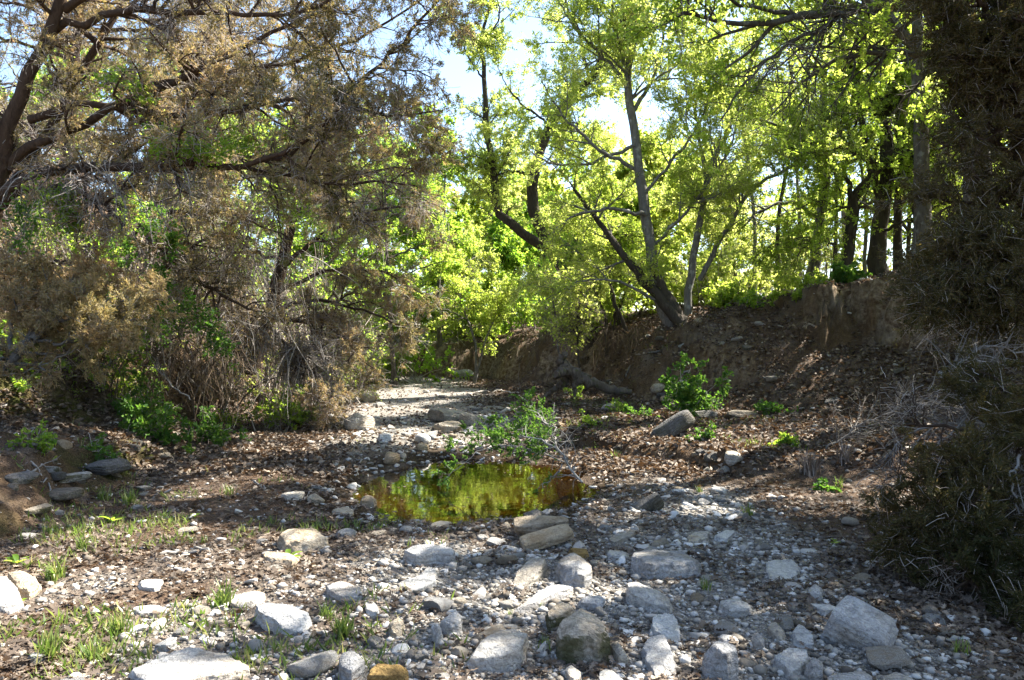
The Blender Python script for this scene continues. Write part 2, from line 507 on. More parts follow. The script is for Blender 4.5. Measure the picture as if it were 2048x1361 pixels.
GRASS = leaf_mat("grass_blades", [(.055, .095, .022), (.12, .165, .04), (.28, .25, .10)], [(.14, .26, .03), (.26, .37, .06), (.42, .38, .14)], .42)
LITTER = leaf_mat("dead_oak_leaves", [(.038, .030, .023), (.088, .067, .049), (.165, .126, .094), (.31, .25, .19)], [(.08, .04, .015), (.16, .08, .03), (.2, .11, .05), (.25, .16, .08)], .15, .7, .25)

def ground_mat():
    m, nt, out = new_mat("creek_ground")
    tc = nt.nodes.new("ShaderNodeTexCoord")
    v = tc.outputs["Object"]
    big = tex_noise(nt, 1.6, 4, .6, v)
    med = tex_noise(nt, 9, 5, .65, v)
    fine = tex_noise(nt, 60, 4, .7, v)
    vor = N_(nt, "ShaderNodeTexVoronoi", i_Scale=48.0); nt.links.new(v, vor.inputs["Vector"])
    vor2 = N_(nt, "ShaderNodeTexVoronoi", i_Scale=110.0); nt.links.new(v, vor2.inputs["Vector"])
    sepc = nt.nodes.new("ShaderNodeSeparateColor"); nt.links.new(vor2.outputs["Color"], sepc.inputs[0])
    grav = ramp(nt, [(0, (.18, .16, .13)), (.45, (.35, .325, .285)), (1, (.54, .51, .46))], sepc.outputs[0])
    grav = mix(nt, maprange(nt, vor2.outputs["Distance"], .25, .6, 0, .65), grav, (.15, .13, .11))
    soil = ramp(nt, [(.3, (.055, .034, .019)), (.55, (.135, .088, .049)), (.75, (.25, .18, .112))], mix(nt, .45, med, fine))
    lit = ramp(nt, [(.25, (.035, .023, .015)), (.5, (.095, .062, .040)), (.75, (.19, .125, .085))], fine)
    red = ramp(nt, [(.3, (.085, .042, .018)), (.7, (.23, .13, .06))], med)
    pale = ramp(nt, [(.3, (.15, .11, .07)), (.7, (.37, .29, .20))], med)
    moss = ramp(nt, [(.3, (.022, .028, .007)), (.7, (.10, .10, .022))], fine)
    c = mix(nt, attr(nt, "soil"), lit, soil)
    c = mix(nt, attr(nt, "red"), c, red)
    c = mix(nt, math_(nt, 'MULTIPLY', attr(nt, "pale"), maprange(nt, med, .35, .6)), c, pale)
    gk = math_(nt, 'ADD', attr(nt, "gravel"), maprange(nt, big, .3, .7, -.28, .28), True)
    c = mix(nt, gk, c, grav)
    c = mix(nt, math_(nt, 'MULTIPLY', attr(nt, "moss"), maprange(nt, big, .35, .55)), c, moss)
    c = mix(nt, attr(nt, "wet"), c, mix(nt, 1.0, c, (.30, .25, .17), 'MULTIPLY'))
    p = N_(nt, "ShaderNodeBsdfPrincipled", i_Roughness=.95)
    p.inputs["Specular IOR Level"].default_value = .15
    nt.links.new(c, p.inputs["Base Color"])
    h = math_(nt, 'ADD', math_(nt, 'MULTIPLY', fine, .5), math_(nt, 'ADD', math_(nt, 'MULTIPLY', med, .9), math_(nt, 'MULTIPLY', vor.outputs["Distance"], -.35)))
    b = N_(nt, "ShaderNodeBump", i_Strength=1.0, i_Distance=.07)
    nt.links.new(h, b.inputs["Height"]); nt.links.new(b.outputs[0], p.inputs["Normal"])
    nt.links.new(p.outputs[0], out.inputs[0])
    return m

def water_mat():
    m, nt, out = new_mat("pool_water")
    tc = nt.nodes.new("ShaderNodeTexCoord")
    n = tex_noise(nt, 5, 3, .5, tc.outputs["Object"])
    b = N_(nt, "ShaderNodeBump", i_Strength=.10, i_Distance=.012)
    nt.links.new(n, b.inputs["Height"])
    tr = nt.nodes.new("ShaderNodeBsdfTransparent"); tr.inputs[0].default_value = (.45, .33, .09, 1)
    gl = N_(nt, "ShaderNodeBsdfGlossy", i_Roughness=.015)
    gl.inputs[0].default_value = (1, 1, 1, 1)
    nt.links.new(b.outputs[0], gl.inputs["Normal"])
    fr = N_(nt, "ShaderNodeFresnel", i_IOR=1.45); nt.links.new(b.outputs[0], fr.inputs["Normal"])
    mx = nt.nodes.new("ShaderNodeMixShader")
    nt.links.new(fr.outputs[0], mx.inputs[0]); nt.links.new(tr.outputs[0], mx.inputs[1]); nt.links.new(gl.outputs[0], mx.inputs[2])
    nt.links.new(mx.outputs[0], out.inputs[0])
    return m

# ------------------------------------------------------------------ the ground and the pool
def build_ground():
    xs = np.concatenate([np.arange(-150, -30, 8), np.arange(-30, -14, 1.0), np.arange(-14, -8.5, .2), np.arange(-8.5, 6.5, .06), np.arange(6.5, 14, .2), np.arange(14, 30, 1.0), np.arange(30, 151, 8)])
    ys = np.concatenate([np.arange(-20, 2, 1.0), np.arange(2, 13, .05), np.arange(13, 24, .10), np.arange(24, 36, .15), np.arange(36, 60, 1.5), np.arange(60, 420, 12)])
    X, Y = np.meshgrid(xs, ys)
    Z = height(X, Y)
    ny, nx = X.shape
    v = np.stack([X, Y, Z], -1).reshape(-1, 3)
    i, j = np.meshgrid(np.arange(ny - 1), np.arange(nx - 1), indexing='ij')
    a = i * nx + j
    f = np.stack([a, a + 1, a + nx + 1, a + nx], -1).reshape(-1, 4)
    gy, gx = np.gradient(Z, ys, xs)
    slope = np.sqrt(gx ** 2 + gy ** 2).ravel()
    x, y = v[:, 0], v[:, 1]
    p = xy2(x, y)
    n1 = fbm(p * .8, 91, 3)
    pp = np.sqrt(((x - POND[0]) / POND[2]) ** 2 + ((y - POND[1]) / POND[3]) ** 2)
    grav = gravel_amount(x, y) * sstep(.9, .5, slope)
    steep = sstep(.75, 1.5, slope)
    right = sstep(0, 1, x - (lerp_line(y, RIGHT_CUT) - .5))
    dark_band = sstep(1.55, 1.1, pp) * .75
    attrs = dict(
        gravel=grav * (1 - dark_band * .7),
        soil=np.clip(steep + .4 * sstep(.1, .5, n1), 0, 1),
        red=steep * right * sstep(-.1, .25, n1) * sstep(14, 9, y) + .5 * steep * right * sstep(.0, .3, n1),
        pale=.95 * steep * sstep(-.05, .3, n1 + .35 * noise(p * 2.1, 5)) * sstep(9, 11, y),
        moss=sstep(.3, .7, slope) * (x < -2.5) * (y < 14) * sstep(-.3, .1, n1),
        wet=sstep(1.45, 1.05, pp) * (1 - .6 * sstep(1.0, .88, pp)),
    )
    q = sstep(.5, 1.1, slope) * (y < 40)
    k = q > 0
    pk = v[k] * np.array([1, 1, 1.6])
    for ax, sd in ((0, 301), (1, 302), (2, 303)):
        v[k, ax] += q[k] * (.10 * fbm(pk * 2.6, sd, 3) + .045 * fbm(pk * 9, sd + 9, 2)) * (1 if ax < 2 else .6)
    m = Mesh(); m.add(v, f4=f)
    o = m.build("ground", ground_mat(), smooth=True, attrs=attrs)
    tag(o, "stony creek bed between dirt banks covered with dead leaves", "ground", kind="structure")
build_ground()

def build_water():
    k = 72
    th = np.linspace(0, 2 * math.pi, k, endpoint=False)
    m = Mesh()
    v = [[POND[0], POND[1], WATER_Z]]
    for r in (.4, .8, 1.32):
        v += [[POND[0] + r * POND[2] * math.cos(t), POND[1] + r * POND[3] * math.sin(t), WATER_Z] for t in th]
    f3 = [[0, 1 + i, 1 + (i + 1) % k] for i in range(k)]
    f4 = []
    for a in (1, 1 + k):
        f4 += [[a + i, a + k + i, a + k + (i + 1) % k, a + (i + 1) % k] for i in range(k)]
    m.add(v, f4=f4, f3=f3)
    o = m.build("pool_water", water_mat(), smooth=True)
    tag(o, "still brown green pool reflecting the trees in the creek bed", "water", kind="structure")
build_water()

# ------------------------------------------------------------------ stones
FOOT = []            # footprints (x, y, r) of the stones placed so far

def ico(sub):
    import bmesh
    bm = bmesh.new(); bmesh.ops.create_icosphere(bm, subdivisions=sub, radius=1.0)
    v = np.array([x.co[:] for x in bm.verts]); f = np.array([[q.index for q in t.verts] for t in bm.faces]); bm.free()
    return v, f
ICO = {k: ico(k) for k in (1, 2, 3, 4)}

def resample_loop(p, n):
    p = np.vstack([p, p[:1]])
    t = np.concatenate([[0], np.cumsum(np.linalg.norm(np.diff(p, axis=0), axis=1))])
    u = np.linspace(0, t[-1], n, endpoint=False)
    return np.stack([np.interp(u, t, p[:, 0]), np.interp(u, t, p[:, 1])], 1)

def slab(px, h, mat, label, seed, tilt=(0, 0), name="limestone_slab", cat="rock", rough=1.0, bulge=.0, sink=.06, group=None, taper=1.06):
    """a stone whose top follows an outline seen in the photograph, lying at its own place on the ground"""
    px = np.array(px, float)
    h = h * .76
    c = px.mean(0)
    z = G(c[0], c[1], h)[2]
    pts = []
    for q in px:
        r = ray_dir(q[0], q[1]); t = (z - CAMZ) / r[2]
        pts.append([r[0] * t, t])
    pts = np.array(pts)
    cen = pts.mean(0)
    FOOT.append((cen[0], cen[1], np.sqrt(((pts - cen) ** 2).sum(1)).mean()))
    M = 72
    loop = resample_loop(pts, M)
    size = np.sqrt(((loop - cen) ** 2).sum(1)).mean()
    loop = .7 * loop + .15 * (np.roll(loop, 1, 0) + np.roll(loop, -1, 0))
    loop += (noise(np.hstack([loop * 18, np.full((M, 1), seed)]), seed)[:, None] * unit(loop - cen)) * size * .06 * rough
    rings = [(taper, -sink - h), (taper, -h * .72), (1.035, -h * .45), (1.01, -h * .2), (.985, -h * .07), (.94, -h * .005), (.86, h * .02), (.7, h * .03 + bulge * .4), (.5, h * .03 + bulge * .75), (.27, h * .03 + bulge)]
    V = []
    for s, dz in rings:
        q = cen + (loop - cen) * s
        V.append(np.hstack([q, np.full((M, 1), z + dz)]))
    V = np.vstack(V + [np.array([[cen[0], cen[1], z + bulge + h * .03]])])
    V[:, 2] += (V[:, 0] - cen[0]) * tilt[0] + (V[:, 1] - cen[1]) * tilt[1]
    rg = np.random.default_rng(seed)
    mid = np.array([cen[0], cen[1], z - h * .5])
    for _ in range(11):
        q = unit(np.array([*rg.normal(size=2), rg.uniform(-.1, .9)]))
        e = (V - mid) @ q
        cut = e.max() * rg.uniform(.76, .95)
        V = V - np.where(e > cut, e - cut, 0)[:, None] * q
    nrm = unit(V - mid)
    amp = min(size, .25)
    V += nrm * (fbm(V * (3.2 / max(size, .08)) * .5 + seed, seed, 3) * .045 + fbm(V * (8 / max(size, .1)) + seed, seed + 2, 3) * .055)[:, None] * amp * rough
    i, j = np.meshgrid(np.arange(len(rings) - 1), np.arange(M), indexing='ij')
    a = i * M + j; b = i * M + (j + 1) % M
    f4 = np.stack([a, b, b + M, a + M], -1).reshape(-1, 4)
    base = (len(rings) - 1) * M
    f3 = [[base + k, base + (k + 1) % M, len(V) - 1] for k in range(M)]
    m = Mesh(); m.add(V, f4=f4, f3=f3)
    o = m.build(name, ROCK[mat], smooth=True, origin=(cen[0], cen[1], z - h))
    o.data.set_sharp_from_angle(angle=math.radians(30))
    return tag(o, label, cat, group)

def boulder(loc, dims, euler, mat, label, seed, name="boulder", cat="rock", cuts=7, sub=4, box=.55, group=None):
    """a free lying block: rounded, cut by random planes, roughened"""
    v, f = ICO[sub]
    rng = np.random.default_rng(seed)
    v = v.copy()
    p = np.sign(v) * np.abs(v) ** box                    # towards a block
    p /= np.abs(p).max()
    for _ in range(cuts):
        n = unit(rng.normal(size=3)); e = p @ n
        s = e - e.max() * rng.uniform(.62, .9)
        p = p - np.where(s > 0, s, 0)[:, None] * n * .92
    p += unit(p) * (fbm(p * 1.3 + seed, seed, 2) * .07 + fbm(p * 6 + seed, seed, 3) * .04)[:, None]
    p = p * np.array(dims) * .5
    m = Mesh(); m.add(p, f3=f)
    o = m.build(name, ROCK[mat], smooth=True)
    o.location = loc
    o.rotation_euler = [math.radians(a) for a in euler]
    o.data.set_sharp_from_angle(angle=math.radians(26))
    FOOT.append((loc[0], loc[1], max(dims[0], dims[1]) * .5))
    return tag(o, label, cat, group)

SLABS = [
    ([(1247,1118),(1266,1105),(1298,1095),(1311,1100),(1358,1101),(1386,1098),(1403,1112),(1402,1124),(1372,1126),(1330,1128),(1300,1130),(1285,1129),(1262,1122)], .125, 'grey', "broad grey slab with a green sprout growing against its front", (0, 0), .01),
    ([(1214,1105),(1220,1098),(1263,1105),(1247,1114),(1218,1112)], .05, 'pale', "thin pale slab touching the left tip of the broad grey slab", (0, 0), 0),
    ([(1106,1130),(1125,1113),(1155,1110),(1178,1115),(1184,1132),(1180,1144),(1160,1147),(1140,1146),(1118,1140)], .14, 'grey', "dark topped round boulder among stones right below the two leaning slabs", (.05, .1), .02),
    ([(1010,1170),(1033,1140),(1070,1119),(1090,1120),(1093,1133),(1073,1150),(1050,1162),(1030,1170)], .07, 'grey', "grey slab sloping down to the left beside the dark topped boulder", (.25, .1), 0),
    ([(1028,1208),(1083,1178),(1115,1170),(1150,1169),(1140,1178),(1113,1188),(1075,1200),(1050,1210)], .07, 'pale', "long narrow pale slab pointing left, below the dark topped boulder", (.12, .05), 0),
    ([(1108,1243),(1125,1233),(1163,1220),(1198,1235),(1227,1268),(1210,1272),(1175,1268),(1150,1270),(1120,1266)], .19, 'moss', "big wedge boulder with a moss darkened front face", (-.1, .12), .02),
    ([(1090,1218),(1130,1200),(1160,1220),(1113,1233),(1100,1236)], .12, 'moss', "mossy boulder tucked behind the big wedge boulder", (0, .1), .01),
    ([(1150,1198),(1175,1190),(1210,1193),(1218,1203),(1190,1209),(1160,1206)], .06, 'pale', "pale lens shaped stone just right of the long narrow slab", (0, 0), .015),
    ([(1239,1180),(1266,1168),(1300,1175),(1348,1195),(1346,1208),(1313,1206),(1283,1196),(1260,1192)], .09, 'pale', "long lumpy stone below the broad grey slab", (-.1, .1), .02),
    ([(1298,1245),(1313,1233),(1338,1224),(1356,1245),(1363,1280),(1341,1288),(1323,1265),(1308,1260)], .06, 'white', "pointed white stone leaning over the long upright slab", (0, .15), .0),
    ([(1283,1275),(1300,1267),(1323,1265),(1336,1285),(1351,1328),(1353,1350),(1340,1375),(1306,1345),(1288,1303)], .06, 'pale', "long pale slab lying lengthwise towards the viewer at the bottom edge", (0, .05), 0),
    ([(923,1298),(945,1281),(1000,1266),(1050,1264),(1066,1275),(1058,1293),(1030,1303),(985,1308),(940,1308)], .12, 'pale', "big smooth oval boulder on fine gravel at bottom centre", (.05, .1), .015),
    ([(807,1103),(821,1093),(906,1089),(911,1096),(908,1104),(870,1104),(832,1108)], .1, 'pale', "pale rectangular block left of the two leaning slabs", (0, .1), 0),
    ([(789,1163),(839,1149),(867,1124),(883,1142),(877,1167),(839,1184),(803,1174)], .04, 'grey', "curved flat stone below the pale rectangular block", (.1, 0), 0),
    ([(881,1238),(906,1223),(923,1226),(923,1244),(906,1250)], .09, 'pale', "round pale stone above the big smooth oval boulder", (0, .1), .02),
    ([(680,1304),(715,1300),(729,1318),(701,1338),(680,1330)], .1, 'grey', "angular grey stone between grass and the ochre stone", (0, .1), .01),
    ([(718,1348),(750,1329),(814,1331),(816,1343),(768,1350)], .1, 'ochre', "ochre stained stone at the bottom edge", (0, .1), .01),
    ([(863,1255),(877,1248),(886,1262),(874,1272)], .08, 'pale', "small rounded stone touching the left of the round pale stone", (0, 0), .02),
    ([(779,1244),(800,1235),(810,1244),(800,1256),(782,1256)], .07, 'beige', "small beige stone left of the round pale stone", (0, 0), .02),
    ([(729,1205),(743,1200),(765,1220),(747,1226),(733,1220)], .04, 'white', "small white flake above the small beige stone", (0, 0), 0),
    ([(554,1071),(571,1061),(628,1061),(656,1078),(656,1086),(599,1088),(568,1081)], .11, 'beige', "warm beige boulder lying alone left of the pool outlet", (.05, .1), .02),
    ([(522,1114),(532,1103),(571,1105),(599,1110),(582,1122),(547,1119)], .06, 'beige', "low beige slab behind the broad leaved rosette", (0, 0), 0),
    ([(511,1212),(522,1205),(582,1212),(621,1227),(614,1239),(550,1241),(518,1228)], .1, 'white', "bright white sunlit boulder left of centre", (0, .05), .01),
    ([(250,1338),(282,1311),(317,1297),(370,1294),(508,1315),(500,1332),(441,1355),(317,1368)], .1, 'pale', "large flat slab with dappled light at bottom left", (0, .03), 0),
    ([(-24,1150),(0,1152),(35,1174),(53,1195),(21,1199),(-24,1199)], .13, 'white', "sunlit white boulder cut by the left edge", (-.1, .1), .01),
    ([(12,1145),(30,1140),(78,1156),(75,1170),(53,1184),(35,1170)], .1, 'beige', "beige boulder behind the white one at the left edge", (0, .1), .01),
    ([(451,1198),(487,1179),(529,1184),(518,1203),(476,1210)], .05, 'white', "flat sunlit stone above the bright white boulder", (0, 0), 0),
    ([(310,1288),(349,1269),(354,1279),(335,1291)], .06, 'grey', "grey stone standing above the large flat slab", (.1, 0), 0),
    ([(293,1258),(307,1241),(335,1230),(328,1248)], .05, 'white', "thin white stone in the sunlit grass", (.1, 0), 0),
    ([(275,1160),(328,1156),(317,1179),(282,1172)], .04, 'white', "flat white stone sunk in sunlit litter on the left", (0, 0), 0),
    ([(260,1215),(300,1208),(345,1215),(330,1226),(280,1228)], .035, 'white', "flat white stone sunk in the grass left of the bright white boulder", (0, 0), 0),
    ([(649,1167),(688,1160),(720,1175),(728,1193),(690,1195),(663,1186)], .06, 'pale', "pale flat stone with ochre rim above the grass tuft", (0, 0), 0),
    ([(1521,1121),(1591,1115),(1602,1167),(1549,1160)], .045, 'white', "flat pale trapezoid slab at the edge of the leaf litter", (0, 0), 0),
    ([(1433,1202),(1478,1195),(1503,1212),(1489,1226),(1450,1221)], .06, 'pale', "smooth pale cobble boulder right of the long lumpy stone", (0, 0), .02),
    ([(1404,1291),(1433,1279),(1471,1286),(1475,1300),(1454,1308),(1411,1306)], .2, 'grey', "tall stub boulder with a speckled front at the bottom edge", (0, 0), .01),
    ([(1545,1311),(1577,1292),(1620,1300),(1609,1322),(1581,1334)], .07, 'pale', "pale angular stone below the two tilted pale stones", (0, .1), 0),
    ([(1577,1255),(1602,1251),(1627,1272),(1630,1293),(1609,1286),(1588,1279)], .06, 'pale', "tilted pale stone left of the largest blocky boulder", (0, .1), 0),
    ([(1535,1255),(1549,1244),(1574,1265),(1560,1276)], .05, 'pale', "second tilted pale stone further left of the largest boulder", (0, .1), .01),
    ([(1616,1207),(1665,1209),(1690,1225),(1648,1221)], .05, 'white', "thin white slab behind the largest blocky boulder", (0, 0), 0),
    ([(1648,1353),(1690,1345),(1732,1339),(1750,1357),(1730,1375),(1660,1375)], .08, 'pale', "rounded slab cut by the bottom edge under the largest boulder", (0, 0), .01),
    ([(1754,1353),(1792,1343),(1835,1357),(1830,1375),(1760,1375)], .07, 'pale', "rightmost slab cut by the bottom edge", (0, 0), .01),
    ([(1616,1174),(1630,1168),(1648,1179),(1641,1189),(1619,1187)], .05, 'pale', "rounded stone just below the pale trapezoid slab", (0, 0), .02),
    ([(1362,1082),(1390,1064),(1418,1057),(1415,1075),(1383,1085)], .045, 'pale', "flat pale stone on the gravel strip above the broad grey slab", (0, 0), 0),
    ([(1422,1075),(1457,1057),(1471,1061),(1454,1078)], .045, 'white', "narrow white stone on the gravel strip right of the flat pale one", (0, 0), 0),
    ([(1503,1269),(1517,1265),(1530,1283),(1517,1292),(1505,1283)], .06, 'pale', "upright egg shaped stone right of the tall stub boulder", (0, 0), .02),
    ([(1609,1332),(1627,1313),(1646,1325),(1644,1341),(1623,1342)], .09, 'grey', "grey rounded stone above the bottom edge slabs", (0, 0), .02),
    ([(1130,1336),(1138,1327),(1167,1348),(1142,1357)], .07, 'white', "small bright white stone on gravel at the bottom edge", (0, 0), .01),
    ([(1071,1300),(1100,1272),(1103,1279),(1082,1302)], .06, 'pale', "thin tilted stone between oval boulder and wedge boulder", (.2, 0), 0),
    ([(1219,1287),(1234,1281),(1255,1309),(1241,1318)], .06, 'pale', "slim rounded stone right below the wedge boulder", (0, 0), .02),
    ([(1200,1338),(1219,1332),(1248,1361),(1225,1380),(1195,1375)], .06, 'grey', "grey slab cut by the bottom edge below the wedge boulder", (0, 0), 0),
    ([(1045,1078),(1090,1068),(1100,1080),(1060,1090)], .05, 'beige', "beige stone wedged under the two leaning slabs", (0, 0), 0),
    ([(1135,1095),(1175,1098),(1182,1108),(1150,1110)], .06, 'ochre', "ochre tinted stone between leaning slabs and dark topped boulder", (0, 0), .01),
    ([(1205,1085),(1240,1064),(1280,1055),(1262,1072),(1225,1085)], .05, 'grey', "grey fragment behind the broad grey slab", (0, 0), 0),
    ([(563,988),(590,980),(612,982),(600,992),(575,993)], .05, 'pale', "flat pale stone left of the pool in dark litter", (0, 0), 0),
    ([(660,1020),(690,1012),(712,1022),(700,1030)], .05, 'beige', "flat beige stone on dark litter at the left pool corner", (0, 0), 0),
    ([(1045,1027),(1070,1018),(1092,1023),(1085,1032),(1055,1034)], .10, 'dark', "wet dark boulder standing at the near pool edge", (0, 0), .03),
    ([(718,997),(735,990),(753,995),(750,1002),(725,1004)], .06, 'beige', "rounded beige stone at the left edge of the pool", (0, 0), .02),
]
for i, (px, h, mt, lab, tilt, bul) in enumerate(SLABS):
    slab(px, h, mt, lab, 100 + i * 7, tilt, bulge=bul, cat="rock")

# the two slabs leaning on each other
def block_at(px, py, wpx, hpx, depth, mat, label, seed, euler=(0, 0, 0), up=.5, name="boulder", box=.6, cuts=7):
    """a block whose middle is seen at px,py and that shows wpx by hpx pixels of the photograph"""
    g = G(px, py + hpx * .5)
    w = wpx / F * g[1]; h = hpx / F * g[1]
    return boulder((g[0], g[1] + depth * .35, g[2] + h * (up - .08)), (w, depth, h * 1.12), euler, mat, label, seed, name=name, box=box, cuts=cuts)
block_at(1082, 1070, 108, 22, .22, 'beige', "upper of two beige slabs leaning together by the pool", 901, (7, -5, 5), box=.28, name="limestone_slab", cuts=2, up=1.35)
block_at(1094, 1090, 106, 21, .20, 'beige', "lower of two beige slabs leaning together, with a sunlit end", 902, (10, -15, 9), box=.28, name="limestone_slab", cuts=2, up=.95)
gb = G(1735, 1300)
boulder((gb[0], gb[1] + .1, gb[2] + .06), (.34, .24, .21), (18, 20, -32), 'pale', "largest blocky boulder at the lower right beside brown leaves", 908, name="boulder", box=.28, cuts=5)
# boulders further up the bed and on the terrace
block_at(712, 846, 62, 34, .6, 'grey', "grey boulder under the drooping cedar left of the far bed", 911, (0, 5, 20))
block_at(893, 834, 80, 24, .9, 'grey', "widest grey boulder lying across the far creek bed", 912, (0, 8, 10))
block_at(938, 840, 46, 26, .5, 'grey', "grey slanting boulder right of the widest one in the far bed", 913, (0, 30, 0))
block_at(892, 856, 62, 22, .5, 'beige', "low flat boulder in front of the widest boulder in the far bed", 914, (0, 0, 5))
block_at(768, 878, 34, 21, .30, 'white', "rounded white boulder upstream of the pool, the left one", 915, (0, 0, 10), box=.8)
block_at(844, 879, 30, 20, .28, 'white', "rounded white boulder upstream of the pool, nearer the middle", 916, (0, 10, 30), box=.8)
block_at(843, 895, 26, 15, .22, 'beige', "small ochre topped stone at the far pool edge", 917, (0, 8, 10))
block_at(780, 916, 34, 24, .28, 'beige', "beige round boulder at the left far corner of the pool", 918, (0, 0, 0), box=.8)
block_at(805, 915, 16, 15, .14, 'beige', "small beige stone touching the beige round boulder by the pool", 919, (0, 0, 0), box=.8)
block_at(1348, 856, 92, 34, .38, 'dark', "dark tilted slab boulder on the right terrace with mossy foot", 920, (-22, -32, 8), up=.45, box=.4, cuts=3)
block_at(1318, 777, 28, 20, .3, 'beige', "pale stone beside the end of the fallen log", 921, (0, 0, 10), box=.8)
block_at(1345, 800, 40, 18, .4, 'beige', "flat stone on the terrace above the dark tilted slab", 922, (0, -8, 0))
block_at(1405, 830, 70, 18, .4, 'dark', "long dark stone behind the dark tilted slab", 923, (0, 4, -5))
block_at(1487, 830, 66, 15, .4, 'dark', "low grey boulder at the foot of the leafy right bank", 924, (0, 4, -8))
block_at(1225, 815, 46, 14, .3, 'grey', "grey stone among weeds below the fallen log", 925, (0, 4, 8))
block_at(1298, 1008, 62, 34, .12, 'dark', "thin brown slab propped up on the gravel right of the pool", 926, (25, -34, 0), up=.4, name="limestone_slab", box=.4, cuts=3)
block_at(1470, 918, 40, 26, .3, 'grey', "rough grey clod on the right slope beside pale chips", 927, (0, 0, 10))
block_at(1360, 985, 26, 9, .15, 'white', "thin white stone on the leaf litter right of the propped slab", 928)
block_at(1440, 982, 30, 12, .15, 'white', "small white stone beside brown leaves on the right slope", 929)
block_at(130, 957, 46, 16, .35, 'moss', "grey block topping the mossy left ledge", 930, (0, 0, -20))
block_at(110, 992, 56, 20, .35, 'dark', "brown grey block in the face of the mossy left ledge", 931, (0, 0, -25))
block_at(200, 937, 60, 24, .5, 'dark', "dark weathered block at the end of the left ledge", 932, (0, 0, -20))
block_at(30, 960, 40, 22, .3, 'dark', "small dark block on the left ledge by the edge", 933, (0, 5, -20))
block_at(60, 1022, 34, 14, .25, 'moss', "small grey block low in the mossy ledge", 934, (0, 5, -20))
block_at(630, 1000, 34, 16, .15, 'beige', "upright beige stone beside a stick left of the pool", 935, (0, 20, 0))
block_at(925, 748, 40, 18, .6, 'grey', "grey block at the foot of the far bank", 936, (0, 0, 20))
block_at(735, 795, 40, 20, .6, 'grey', "grey block at the left rim of the far bed", 937, (0, 0, 20))

def ledge_stones():
    rng = np.random.default_rng(77)
    first = {}
    for k in range(64):
        y = rng.uniform(5.6, 11.4); x = float(lerp_line(y, LEFT_LEDGE)) - rng.uniform(-.15, .6)
        z = float(height(x, y)) - .03
        r = rng.uniform(.04, .15)
        j = k % 5
        if j not in first:
            o = boulder((x, y, z), (1, rng.uniform(.6, .9), rng.uniform(.35, .6)), (0, 0, 0), ['dark', 'moss', 'dark', 'moss', 'beige'][j], None, 950 + j, name="ledge_stone", box=.4, cuts=6, sub=3); first[j] = o  # mostly dark and mossy rock colours, picked to carry the ledge's shade
        else:
            o = first[j].copy(); COL.objects.link(o); o.location = (x, y, z)
        o.scale = (r * 1.7, r * 1.7, r * 1.7); o.rotation_euler = (rng.normal() * .2, rng.normal() * .2, rng.uniform(0, 6.28))
        tag(o, "small weathered stone toned for shade, bedded in the mossy left ledge", "stone", "stones bedded in the left ledge")
ledge_stones()
def bank_stones():
    rng = np.random.default_rng(79)
    first = {}
    for k in range(44):
        if k < 24: y = rng.uniform(9.2, 14); x = float(lerp_line(y, RIGHT_CUT)) + rng.uniform(-.25, .35); r = rng.uniform(.05, .13)
        else: y = rng.uniform(12, 18); x = float(lerp_line(y, RIGHT_TOE)) + rng.uniform(-.3, 2.6); r = rng.uniform(.06, .16)
        z = float(height(x, y)); j = k % 5
        if j not in first:
            o = boulder((x, y, z), (1, rng.uniform(.6, .9), rng.uniform(.4, .6)), (0, 0, 0), ['grey', 'dark', 'beige', 'dark', 'moss'][j], None, 970 + j, name="bank_stone", box=.45, cuts=7, sub=3); first[j] = o
        else:
            o = first[j].copy(); COL.objects.link(o); o.location = (x, y, z)
        o.scale = (r * 1.7,) * 3; o.rotation_euler = (rng.normal() * .3, rng.normal() * .3, rng.uniform(0, 6.28))
        if k < 24: tag(o, "small stone bedded in the low cut bank right of the pool", "stone", "stones of the low cut bank")
        else: tag(o, "small stone lying on the leafy slope of the right bank", "stone", "stones on the right bank slope")
bank_stones()

